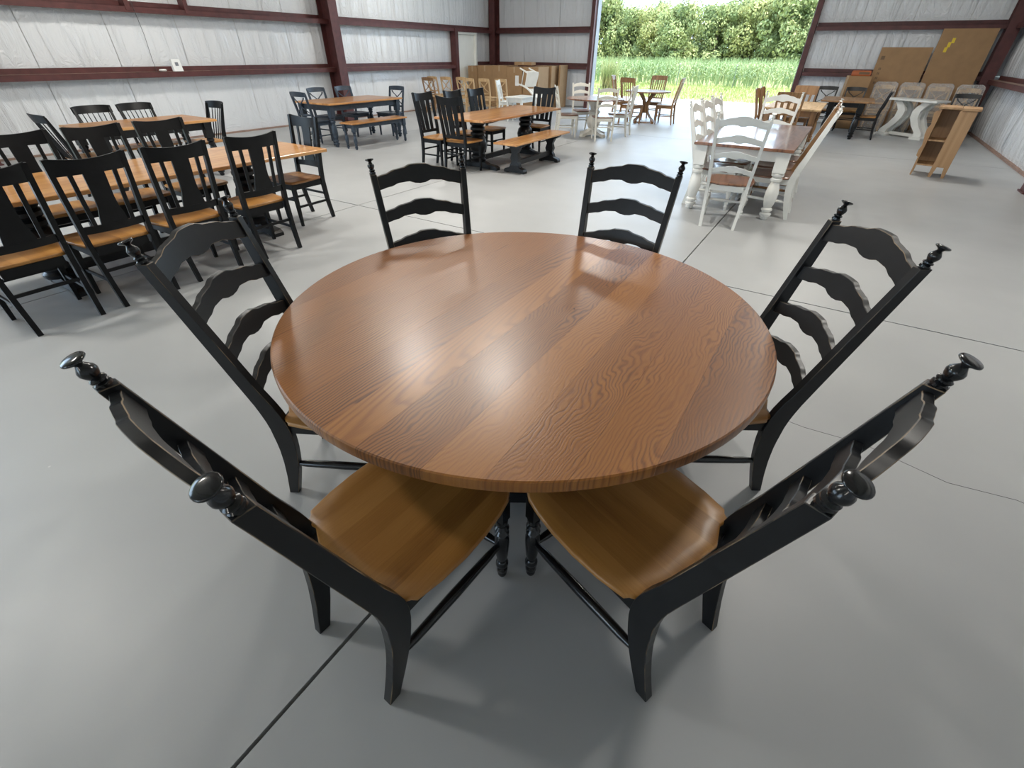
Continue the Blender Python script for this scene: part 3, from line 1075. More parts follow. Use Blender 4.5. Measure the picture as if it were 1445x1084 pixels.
for (x, y) in ((-5.05, 4.8), (-3.5, 5.15), (-9.4, 4.8), (-9.4, 11.5), (-4.6, 11.5), (0.3, 11.5), (0.9, 4.8), (-5.0, -9.0), (0.3, -9.0)):
    high_bay(x, y, 62)
high_bay(-5.8, -0.6, 75)  # extra unseen lamp, added to brighten the floor near left of the camera

# ------------------------------------------------------------------ the round table
TX, TY, TR = -0.8562, 1.4425, 0.9407


def build_round_table():
    e = link('round_table', None, None, (TX, TY, 0))
    tag(e, 'large round dark oak dining table with visible board grain and black pedestal', 'table')
    xs = [-TR]
    for w in (0.165, 0.125, 0.15, 0.19, 0.135, 0.12, 0.17, 0.13, 0.155, 0.145, 0.175):
        xs.append(xs[-1] + w)
    k = (2 * TR) / (xs[-1] - xs[0])
    xs = [-TR + (x + TR) * k for x in xs]
    nseg = 10
    for i in range(len(xs) - 1):
        a, b = xs[i], xs[i + 1]
        g = 0.00025
        mb = MB()
        rings = []
        for rr, z in ((TR - 0.006, 0.72), (TR - 0.001, 0.7245), (TR, 0.731), (TR, 0.751), (TR - 0.0015, 0.757), (TR - 0.006, 0.76)):
            a2, b2 = max(a + g, -rr), min(b - g, rr)
            ring = []
            # lower arc left to right, then upper arc right to left, spaced by angle
            def ang(x):
                return math.acos(max(-1, min(1, x / rr)))
            t0, t1 = ang(a2), ang(b2)
            for q in range(nseg + 1):
                t = t0 + (t1 - t0) * q / nseg
                ring.append((rr * math.cos(t), -rr * math.sin(t), z))
            for q in range(nseg + 1):
                t = t1 + (t0 - t1) * q / nseg
                ring.append((rr * math.cos(t), rr * math.sin(t) + 1e-5, z))
            rings.append(ring)
        mb.loft(rings)
        me = smooth_angle(mb.mesh('board', ['oak_top']), 22)
        link('board', me, e)
    link('knot', MB().lathe([(0.004, 0.7600), (0.0035, 0.7603)], Matrix.Translation((0.19, 0.09, 0)), 8).mesh('knot', ['joint_filler']), e)
    link('apron', smooth_angle(MB().lathe([(0.62, 0.66), (0.62, 0.72)], None, 48).mesh('apron', ['black_paint'])), e)
    ped = MB().lathe([(.13, .13), (.15, .16), (.12, .19), (.15, .24), (.18, .32), (.17, .40), (.11, .48), (.14, .51), (.14, .54), (.10, .57), (.13, .62), (.19, .66), (.19, .68)], None, 24)
    link('pedestal', smooth_angle(ped.mesh('pedestal', ['black_paint']), 40), e)
    for a in range(4):
        m = Matrix.Rotation(R(-58 + 90 * a), 4, 'Z')
        fr = lambda u, v, t: m @ Vector((u, -0.055 + t, v))
        o = [(0, .04), (0, .2), (.14, .19), (.22, .13), (.32, .10), (.38, .06), (.38, 0), (.30, 0), (.26, .03)]
        link('foot', MB().prism(o, fr, 0.11).mesh('foot', ['black_paint']), e)


build_round_table()

KIT_BLACK = ladder_kit('black_paint', 'maple_seat', 'rubbed_edge', hero=True)
HERO = [(-0.7688, 0.2930, -3.93, 'black ladder-back chair at the round oak table, standing over the dark floor joint'),
        (0.1119, 0.8657, 69.57, 'black ladder-back chair at the round oak table, beside the hairline floor crack'),
        (-1.6170, 0.7920, -61.5, 'black ladder-back chair at the round oak table, its back to the splat-back chairs'),
        (0.1113, 1.9177, 121.13, 'black ladder-back chair at the round oak table, its back to the shelf unit'),
        (-1.7110, 1.8784, -124.9, 'black ladder-back chair at the round oak table, its back to the trestle table'),
        (-0.8508, 2.4610, 184.87, 'black ladder-back chair at the round oak table, its back to the open door')]
for x, y, rz, lab in HERO:
    put_kit('ladder_back_chair', KIT_BLACK, (x, y, 0), rz, lab, 'chair', 'black ladder-back chairs around the round table')

# ------------------------------------------------------------------ long honey table with splat-back chairs
put_kit('trestle_table', trestle_kit(0.98, 3.1, 'honey_top', 'black_paint', ped_y=0.865, foot_w=0.33, turn=True, ped_r=0.12), (-4.95, 1.88, 0), 0,
        'long honey topped trestle table with black splat-back chairs on three sides', 'table')
K_SPLAT = generic_kit('black_satin', 'maple_seat', 'splat', 1.02, 0.46, 0.03)
G_C = 'splat-back chairs at the long honey table'
for y, lab in ((0.75, 'black splat-back chair on the aisle side of the honey table, farthest from its head chair'),
               (1.28, 'black splat-back chair on the aisle side of the honey table, third from its head chair'),
               (1.84, 'black splat-back chair on the aisle side of the honey table, second from its head chair'),
               (2.455, 'black splat-back chair on the aisle side of the honey table, nearest its head chair')):
    put_kit('splat_back_chair', K_SPLAT, (-4.17, y, 0), 90, lab, 'chair', G_C)
for y, lab in ((1.38, 'black splat-back chair on the wall side of the honey table, farthest from its head chair'),
               (1.94, 'black splat-back chair on the wall side of the honey table, the middle of three'),
               (2.51, 'black splat-back chair on the wall side of the honey table, nearest its head chair')):
    put_kit('splat_back_chair', K_SPLAT, (-5.74, y, 0), -90, lab, 'chair', G_C)
put_kit('splat_back_chair', K_SPLAT, (-4.91, 3.52, 0), 180, 'black splat-back chair at the head of the long honey table', 'chair', G_C)

# ------------------------------------------------------------------ small honey table with spindle chairs by the left wall
put_kit('farm_table', farm_table_kit(0.95, 1.58, 'honey_top', 'black_paint', leg_r=0.055, inset=0.12), (-8.25, 3.38, 0), 0,
        'honey topped table with black turned legs and spindle chairs beside the insulated wall', 'table')
K_SPIN = generic_kit('black_satin', 'maple_seat', 'spindle', 0.94, 0.46, 0.08, seat_z=0.44)
G_D = 'spindle-back chairs by the insulated wall'
for x, y, rz, lab in ((-8.84, 3.10, -90, 'black spindle-back chair on the wall side of its table, away from the free end'),
                      (-8.84, 3.64, -90, 'black spindle-back chair on the wall side of its table, below the white electrical box'),
                      (-8.25, 2.36, 0, 'black spindle-back chair at the head of its table, behind the splat-back chairs'),
                      (-8.3, 4.42, 180, 'black spindle-back chair at the free end of its table, seen whole against the white wall')):
    put_kit('spindle_chair', K_SPIN, (x, y, 0), rz, lab, 'chair', G_D)

# ------------------------------------------------------------------ farmhouse table with x-back chairs
put_kit('farm_table', farm_table_kit(1.05, 2.0, 'honey_top', 'navy_paint', leg_r=0.055, inset=0.10), (-8.9, 7.7, 0), 0,
        'honey topped farm table with blue-black turned legs in front of the wall column', 'table')
K_XB = generic_kit('navy_paint', 'navy_paint', 'xback', 0.95, 0.45, 0.06)
G_E = 'blue-black cross-back chairs'
for x, y, rz, lab in ((-8.9, 6.5, 0, 'blue-black cross-back chair at the head of the farm table, behind the splat-back head chair'),
                      (-9.62, 7.47, -90, 'blue-black cross-back chair on the wall side of the farm table, partly covered by the column'),
                      (-9.62, 8.2, -90, 'blue-black cross-back chair on the wall side of the farm table, clear of the column'),
                      (-8.81, 8.95, 180, 'blue-black cross-back chair at the far end of the farm table beyond the bench')):
    put_kit('cross_back_chair', K_XB, (x, y, 0), rz, lab, 'chair', G_E)
put_kit('bench', farm_table_kit(0.36, 1.5, 'honey_top', 'navy_paint', h=0.46, leg_r=0.036, inset=0.06, th=0.028, apron=0.07), (-8.05, 7.5, 0), 0,
        'short honey topped bench with blue-black turned legs along the farm table', 'bench')

# ------------------------------------------------------------------ trestle table with slat-back chairs
put_kit('trestle_table', trestle_kit(0.95, 2.5, 'honey_top', 'black_paint', ped_y=0.75, turn=True, ped_r=0.13), (-4.96, 7.55, 0), 0,
        'honey topped trestle table on two thick black turned pedestals, bench alongside', 'table')
K_S3 = generic_kit('black_satin', 'maple_seat', 'slat3', 1.06, 0.46, 0.07)
G_F = 'black slat-back chairs at the trestle table'
for x, y, rz, lab in ((-4.99, 6.20, 0, 'black slat-back chair at the head of the trestle table, its back towards the round table'),
                      (-5.78, 6.53, -90, 'black slat-back chair on the side without bench, half hidden by the head chair'),
                      (-5.70, 7.2, -90, 'black slat-back chair on the side without bench, the middle of three'),
                      (-5.70, 7.87, -90, 'black slat-back chair on the side without bench, nearest the pale cross-back chairs'),
                      (-4.97, 8.95, 180, 'black slat-back chair at the far end of the trestle table towards the cartons')):
    put_kit('slat_back_chair', K_S3, (x, y, 0), rz, lab, 'chair', G_F)
put_kit('bench', trestle_kit(0.42, 1.8, 'honey_top', 'black_paint', h=0.46, th=0.028, ped_y=0.58, foot_w=0.19, turn=False, ped_r=0.075), (-4.24, 7.4, 0), 0,
        'honey topped trestle bench with black shaped supports beside the trestle table', 'bench')

# ------------------------------------------------------------------ white round table
put_kit('round_table', round_table_kit(0.66, 'walnut_top', 'cream_paint', 'turned'), (-4.92, 11.35, 0), 25,
        'small round table with dark top and cream turned pedestal near the open door', 'table')
K_L3 = generic_kit('cream_paint', 'walnut_top', 'ladder3', 1.0, 0.45, 0.05)
K_FID = generic_kit('cream_paint', 'walnut_top', 'fiddle', 1.0, 0.45, 0.05)
G_J = 'cream chairs at the small round table'
for kit, x, y, rz, lab in ((K_L3, -5.58, 10.75, -55, 'cream ladder-back chair at the small round table, its back to the black slat-back chair'),
                           (K_L3, -5.62, 12.05, -135, 'cream ladder-back chair at the small round table, in front of the door post'),
                           (K_L3, -4.36, 10.68, 32, 'cream ladder-back chair at the small round table, its back to the bare floor'),
                           (K_FID, -4.22, 11.8, 95, 'cream chair with upright slats at the small round table, next to the brown chairs')):
    put_kit('cream_chair', kit, (x, y, 0), rz, lab, 'chair', G_J)

# ------------------------------------------------------------------ brown round table in the doorway
put_kit('round_table', round_table_kit(0.62, 'brown_wood', 'brown_wood', 'curved'), (-4.78, 14.55, 0), 20,
        'brown round table on curved crossing legs just inside the open door', 'table')
K_MIS = generic_kit('brown_wood', 'brown_wood', 'mission', 1.08, 0.46, 0.10)
G_K = 'brown slat chairs in the doorway'
for x, y, rz, lab in ((-5.85, 14.85, -80, 'brown slat chair at the table in the doorway, edge-on before the corn'),
                      (-5.05, 13.75, -15, 'brown slat chair at the table in the doorway, behind the cream chair with upright slats'),
                      (-4.85, 15.55, 180, 'brown slat chair at the table in the doorway, its broad rail against the corn'),
                      (-3.98, 14.6, 95, 'brown slat chair at the table in the doorway, seen from the side with leaning back')):
    put_kit('brown_chair', K_MIS, (x, y, 0), rz, lab, 'chair', G_K)

# ------------------------------------------------------------------ white farm table with white ladder-back chairs
put_kit('farm_table', farm_table_kit(1.06, 2.4, 'walnut_top', 'white_paint', leg_r=0.07, inset=0.09, apron=0.11), (-0.86, 7.42, 0), 0,
        'dark topped farm table with thick white turned legs and white ladder-back chairs', 'table')
KIT_WHITE = ladder_kit('white_paint', 'walnut_top')
KIT_BROWN = ladder_kit('brown_wood', 'walnut_top')
G_L = 'ladder-back chairs at the white farm table'
for kit, x, y, rz, lab in ((KIT_WHITE, -0.82, 5.64, 6, 'white ladder-back chair at the head of the white farm table, facing the open door'),
                           (KIT_WHITE, -1.42, 6.66, -90, 'white ladder-back chair on the aisle side of the white farm table, nearest its head'),
                           (KIT_WHITE, -1.42, 7.22, -90, 'white ladder-back chair on the aisle side of the white farm table, the middle one'),
                           (KIT_WHITE, -1.42, 7.78, -90, 'white ladder-back chair on the aisle side of the white farm table, farthest from its head'),
                           (KIT_WHITE, -0.86, 8.88, 180, 'white ladder-back chair at the far head of the white farm table before brown chairs'),
                           (KIT_WHITE, -0.20, 6.62, 90, 'white ladder-back chair on the wall side of the white farm table, seen edge-on'),
                           (KIT_BROWN, -0.24, 7.22, 90, 'brown ladder-back chair on the wall side of the white farm table'),
                           (KIT_WHITE, -0.24, 7.82, 90, 'white ladder-back chair mostly hidden behind the brown ladder-back one')):
    put_kit('ladder_back_chair', kit, (x, y, 0), rz, lab, 'chair', G_L)

# ------------------------------------------------------------------ pale table with brown broad-back chairs
put_kit('farm_table', farm_table_kit(1.0, 2.0, 'natural_wood', 'brown_wood', leg_r=0.05, inset=0.10), (-0.90, 12.45, 0), 0,
        'pale topped wooden table behind the white farm table', 'table')
K_BR = generic_kit('brown_wood', 'brown_wood', 'broad', 1.04, 0.47, 0.10)
G_M = 'brown broad-rail chairs at the pale table'
for x, y, rz, lab in ((-1.55, 11.95, -90, 'brown broad-rail chair on the door side of the pale table, edge-on before the apron'),
                      (-1.55, 12.6, -90, 'brown broad-rail chair on the door side of the pale table, partly behind its neighbour'),
                      (-0.94, 11.2, 0, 'brown broad-rail chair at the head of the pale table behind a white chair'),
                      (-0.90, 13.75, 180, 'brown broad-rail chair at the far head of the pale table under the wall girt')):
    put_kit('brown_chair', K_BR, (x, y, 0), rz, lab, 'chair', G_M)

# ------------------------------------------------------------------ black legged table, cross-back chairs
put_kit('farm_table', farm_table_kit(1.05, 1.5, 'brown_wood', 'black_paint', leg_r=0.065, inset=0.22), (-0.04, 14.95, 0), 0,
        'brown topped table with black turned legs beside the plastic wrapped chairs', 'table')
K_XBK = generic_kit('black_paint', 'maple_seat', 'xback', 0.95, 0.45, 0.06)
G_N = 'black cross-back chairs at the back'
for x, y, rz, lab in ((-0.57, 16.22, 180, 'black cross-back chair behind the black legged table, against the white wall'),
                      (0.05, 16.22, 180, 'black cross-back chair behind the black legged table, before the standing carton'),
                      (0.68, 14.75, 90, 'black chair at the side of the black legged table, seen from the side'),
                      (2.1, 14.9, 170, 'black cross-back chair behind the wooden shelf units')):
    put_kit('cross_back_chair', K_XBK, (x, y, 0), rz, lab, 'chair', G_N)

# ------------------------------------------------------------------ bare wood cross-back chairs in front of the cartons
K_XN = generic_kit('natural_wood', 'natural_wood', 'xback', 0.95, 0.40, 0.06)
K_XBR = generic_kit('brown_wood', 'natural_wood', 'xback', 0.95, 0.45, 0.06)
G_G = 'bare wood cross-back chairs before the cartons'
put_kit('cross_back_chair', K_XBR, (-11.05, 12.7, 0), 0, 'brown cross-back chair in front of the pale cross-back chairs', 'chair', G_G)
names = ['right behind the brown one', 'second from the brown one', 'third from the brown one', 'in the middle of its row', 'next to the outermost in its row', 'outermost beside the white furniture']
for i, (x, y) in enumerate(((-11.42, 13.35), (-10.92, 13.40), (-10.42, 13.55), (-9.92, 13.25), (-9.42, 13.35), (-8.92, 13.5))):
    put_kit('cross_back_chair', K_XN, (x, y, 0), 2 if i % 2 else -2, 'pale bare wood cross-back chair, ' + names[i], 'chair', G_G)

# ------------------------------------------------------------------ white furniture by the cartons
K_WS = generic_kit('white_paint', 'white_paint', 'slat3', 0.95, 0.42, 0.06)
put_kit('white_chair', K_WS, (-8.48, 12.75, 0), -70, 'white slat-back chair standing beside the small white table', 'chair')
put_kit('side_table', farm_table_kit(0.55, 0.85, 'white_paint', 'white_paint', h=0.60, leg_r=0.03, inset=0.05), (-7.75, 12.75, 0), 0,
        'small white table in front of the cartons, an upturned chair on it', 'table')
o = put_kit('white_chair', K_WS, (-7.75, 12.75, 0), 60, 'white chair lying upside down on the small white table', 'chair', None, 0.85)
o.rotation_euler = Euler((R(106), 0, R(70)))
_m = o.rotation_euler.to_matrix()
_lo = min((_m @ v.co).z for _, me, _s, _b, _l in K_WS for v in me.vertices)
o.location.z = 0.602 - _lo * 0.85

# ------------------------------------------------------------------ cartons
def carton(x0, x1, y0, y1, h, label, tape=True, paper=False, rz=0, z=0, group='brown cartons by the back wall'):
    cx, cy = (x0 + x1) / 2, (y0 + y1) / 2
    w, d = (x1 - x0) / 2, (y1 - y0) / 2
    e = link('cardboard_box', None, None, (cx, cy, z), (0, 0, R(rz)))
    tag(e, label, 'box', group)
    mb = MB()
    c = 0.006
    mb.loft([[(-w + c, -d + c, 0), (w - c, -d + c, 0), (w - c, d - c, 0), (-w + c, d - c, 0)], [(-w, -d, c), (w, -d, c), (w, d, c), (-w, d, c)], [(-w, -d, h - c), (w, -d, h - c), (w, d, h - c), (-w, d, h - c)],
             [(-w + c, -d + c, h), (w - c, -d + c, h), (w - c, d - c, h), (-w + c, d - c, h)]])
    link('body', mb.mesh('body', ['cardboard']), e)
    if tape:
        t = MB()
        t.box(-0.03, 0.03, -d + 0.004, d - 0.004, h, h + 0.002)
        t.box(-0.03, 0.03, -d - 0.002, -d, max(h - 0.16, 0.02), h + 0.002)
        link('tape', t.mesh('tape', ['tape']), e)
    if paper:
        link('paper_label', MB().box(w - 0.26, w - 0.12, -d - 0.003, -d, h * 0.56, h * 0.80).mesh('paper_label', ['paper']), e)
    return e


bx = [-11.72, -11.33, -10.72, -10.10, -9.48, -8.88]
wh = ['standing next to the personnel door', 'second from the personnel door', 'third from the personnel door', 'with a white paper label', 'at the open end of the row']
for i in range(5):
    carton(bx[i] + 0.010, bx[i + 1] - 0.010, 15.6 + 0.02 * ((i * 5) % 3), 16.35, 1.19 + 0.012 * ((i * 7) % 3), 'tall brown carton ' + wh[i], paper=(i == 3))
carton(-9.45, -8.82, 16.42, 17.15, 1.22, 'tall brown carton set back behind the open end of the row')
carton(-9.9, -9.3, 15.75, 16.2, 0.09, 'flat brown carton lying on top of the tall cartons', z=1.232, rz=12)
e = carton(-8.72, -8.66, 16.75, 17.3, 1.24, 'narrow brown carton leaning end-on beside the set-back carton', tape=False)


def leaning_panel(x0, x1, h, label, lean, marks):
    e = link('cardboard_sheet', None, None, ((x0 + x1) / 2, 17.28 - math.sin(lean) * h, 0), (-lean, 0, 0))
    tag(e, label, 'cardboard', 'large cardboard packs leaning on the back wall')
    w = (x1 - x0) / 2
    link('pack', MB().box(-w, w, 0.0, 0.06, 0.02, h).mesh('pack', ['cardboard']), e)
    for nm, mat, a, b, c, d in marks:
        link(nm, MB().box(-w + a, -w + b, -0.002, 0.0, c, d).mesh(nm, [mat]), e)


leaning_panel(0.26, 1.32, 1.78, 'large flat cardboard pack leaning under the wall girt', R(6),
              [('printed_column', 'print_grey', .10 + .03 * k, .12 + .03 * k, h0, h0 + .05) for k in (0, 1) for h0 in (1.0, 1.1, 1.2, 1.3)] + [('printed_mark', 'print_grey', .06, .14, 1.52, 1.60)])
leaning_panel(1.36, 2.40, 2.14, 'largest flat cardboard pack leaning against the corner column', R(5),
              [('yellow_sticker', 'yellow_print', .20 + a, .26 + a, b, b + .10) for a, b in ((0, 1.78), (.05, 1.86), (-.03, 1.68))])

# standing carton with an orange case on top, behind the black cross-back chairs
carton(-0.25, 0.25, 16.55, 17.0, 1.17, 'brown carton standing behind the black cross-back chair, orange case on top', rz=8, group=None, tape=False)
e = link('tool_case', None, None, (0.02, 16.77, 1.172))
tag(e, 'flat orange case lying on the standing carton', 'case')
link('body', MB().loft([[(-.2, -.12, 0), (.2, -.12, 0), (.2, .12, 0), (-.2, .12, 0)], [(-.21, -.13, .02), (.21, -.13, .02), (.21, .13, .02), (-.21, .13, .02)], [(-.21, -.13, .09), (.21, -.13, .09), (.21, .13, .09), (-.21, .13, .09)], [(-.19, -.11, .11), (.19, -.11, .11), (.19, .11, .11), (-.19, .11, .11)]]).mesh('body', ['orange_plastic']), e)
link('lid', MB().box(-.05, .18, -.132, -.128, .03, .08).mesh('lid', ['print_grey']), e)

# ------------------------------------------------------------------ plastic wrapped chairs
def film_mesh():
    r = np.random.default_rng(5)
    mb = MB()
    prof = [(0.02, 0.25, -0.07, 0.53), (0.25, 0.245, -0.05, 0.53), (0.50, 0.25, -0.06, 0.54), (0.56, 0.245, -0.08, 0.38), (0.66, 0.25, -0.10, 0.16), (0.80, 0.25, -0.12, 0.07), (0.97, 0.255, -0.14, 0.03), (1.01, 0.20, -0.12, 0.0)]
    zs = [0.02, .10, .18, .26, .34, .42, .50, .54, .59, .65, .71, .77, .83, .89, .94, .98, 1.01]
    rings = []
    for z in zs:
        hx, y0, y1 = (lin([(q[0], q[k]) for q in prof], z) for k in (1, 2, 3))
        ring = []
        n = 40
        for i in range(n):
            a = 2 * PI * i / n
            c, s_ = math.cos(a), math.sin(a)
            k = 1 / max(abs(c), abs(s_)) ** 0.8
            j = 1 + r.normal(0, 0.022) + (0.03 if i % 5 == 0 else 0)
            ring.append((hx * c * k * j * 0.96, (y0 + y1) / 2 + (y1 - y0) / 2 * s_ * k * j * 0.98, z + r.normal(0, 0.008)))
        rings.append(ring)
    mb.loft(rings)
    return mb.mesh('plastic_wrap', ['plastic_film'])


FILM = film_mesh()
K_WRAP = generic_kit('natural_wood', 'natural_wood', 'xback', 0.95, 0.42, 0.08) + [('plastic_wrap', FILM, [], None, 'clear crumpled plastic film')]
for x, y, lab in ((0.66, 16.95, 'chair wrapped in clear plastic, next to the standing brown carton'), (1.22, 16.90, 'chair wrapped in clear plastic, behind the left end of the white console base'),
                  (1.78, 16.80, 'chair wrapped in clear plastic, right behind the white console base'), (2.34, 16.62, 'chair wrapped in clear plastic, nearest the corner column')):
    put_kit('wrapped_chair', K_WRAP, (x, y, 0), 180 + random.uniform(-2, 2), lab, 'chair', 'plastic wrapped chairs under the cardboard packs', 1.04)

# ------------------------------------------------------------------ white console base
def build_console():
    e = link('console_base', None, None, (1.34, 15.65, 0), (0, 0, R(-35)))
    tag(e, 'white double pedestal table base with curved legs and thin top, on bare floor', 'table')
    link('top', top_mesh('top', 'white_paint', -0.56, 0.56, -0.25, 0.25, 0.78, 0.04), e)
    for sx in (-1, 1):
        for sy in (-1, 1):
            fr = lambda u, v, t: (u, sy * 0.12 - 0.045 + t, v)
            cl = [(0.42, 0.06), (0.40, 0.14), (0.27, 0.27), (0.18, 0.42), (0.17, 0.55), (0.24, 0.66), (0.34, 0.74)]
            a_ = [(sx * (u + .085), v) for u, v in cl]
            b_ = [(sx * (u - .085), v) for u, v in cl]
            link('curved_leg', MB().prism(a_ + b_[::-1], fr, 0.09).mesh('curved_leg', ['white_paint']), e)
        fr = lambda u, v, t: (u, -0.22 + t, v)
        x0 = sx * 0.42
        o = [(x0 - .13, 0), (x0 - .13, .04), (x0 - .08, .07), (x0 + .08, .07), (x0 + .13, .04), (x0 + .13, 0)]
        link('foot', MB().prism(o, fr, 0.44).mesh('foot', ['white_paint']), e)
    link('stretcher', MB().box(-0.35, 0.35, -0.04, 0.04, 0.03, 0.09).mesh('stretcher', ['white_paint']), e)


build_console()

# ------------------------------------------------------------------ unfinished shelf unit
wood('brown_light', (0.25, 0.14, 0.065), (0.38, 0.225, 0.11), (0.46, 0.29, 0.15), rough=0.55, coat=0.0, ring=25, board_w=0.12, tone=0.3, bump=0.04)


def build_shelf(x, y, rz, label):
    e = link('shelf_unit', None, None, (x, y, 0), (0, 0, R(rz)))
    tag(e, label, 'shelf')
    W = ['brown_light']
    t, d, h = 0.022, 0.42, 0.94
    xs = (0.0, 0.24, 0.43)                    # left side, divider, right side; the bay between divider and right side is closed
    for i, xx in enumerate(xs):
        fr = lambda u, v, k: (xx - t / 2 + k, u, v)
        o = [(0, 0), (0, h), (d, h), (d, 0), (d - .05, 0), (d - .09, .15), (.09, .15), (.05, 0)]
        link('side_panel', MB().prism(o, fr, t).mesh('side_panel', W), e)
    link('back_panel', MB().box(t / 2, 0.42, d - 0.012, d, 0.15, h).mesh('back_panel', W), e)
    for z in (0.15, 0.50):
        link('shelf', MB().box(t / 2, 0.24 - t / 2, 0.015, d - 0.012, z, z + t).mesh('shelf', W), e)
    fr = lambda u, v, k: (u, -0.018 + k, v)
    o = [(0.232, 0), (0.232, h), (0.438, h), (0.438, 0), (0.40, 0), (0.38, .15), (0.29, .15), (0.27, 0)]
    link('front_panel', MB().prism(o, fr, 0.018).mesh('front_panel', W), e)
    link('top', top_mesh('top', W[0], -0.04, 0.242, -0.05, d + 0.03, h + 0.03, 0.03), e)
    link('top', top_mesh('top', W[0], 0.245, 0.475, -0.05, d + 0.03, h + 0.025, 0.035), e)
    for yy in (0.04, d - 0.09):
        fr = lambda u, v, k: (-t / 2 - u, yy + k, v)
        o = [(0, .26), (.03, .28), (.035, .36), (.02, .42), (.03, .50), (.05, .58), (.055, .66), (.03, .72), (.05, .80), (.06, .88), (0, .90)]
        link('corbel', MB().prism(o, fr, 0.05).mesh('corbel', W), e)


build_shelf(1.24, 10.45, -8, 'bare wood shelf unit, one bay open with a shelf, carved corbels on its side')

# ------------------------------------------------------------------ things on the left wall
e = link('wall_box', None, None, (XL + 0.25, 5.86, G1 + 0.004))
tag(e, 'small white electrical box standing on the lower steel girt', 'box')
link('body', MB().loft([[(-.05, -.09, 0), (.02, -.09, 0), (.02, .09, 0), (-.05, .09, 0)], [(-.06, -.08, .2), (0, -.08, .2), (0, .08, .2), (-.06, .08, .2)]]).mesh('body', ['white_plastic']), e)
link('display', MB().box(0.011, 0.016, -0.03, 0.03, 0.09, 0.15).mesh('display', ['grey_plastic']), e)
o = link('coiled_cable', smooth_angle(MB().lathe([(0.05, 0.0), (0.075, 0.02), (0.05, 0.04), (0.04, 0.02)], Matrix.Translation((XL + 0.17, 5.6, G1 + 0.003)), 14).mesh('coiled_cable', ['white_plastic'])))
tag(o, 'small coil of white cable lying on the girt beside the electrical box', 'cable')
mb = MB()
pts = [(XL + 0.27, 5.42, G2 + 0.7), (XL + 0.275, 5.43, G2), (XL + 0.272, 5.45, 1.8), (XL + 0.268, 5.43, 1.4), (XL + 0.262, 5.44, G1)]
for a, b in zip(pts, pts[1:]):
    mb.bar(a, b, 0.004, seg=5)
o = link('hanging_wire', mb.mesh('hanging_wire', ['cable']))
tag(o, 'thin dark wire hanging down the white wall past the girts', 'wire')

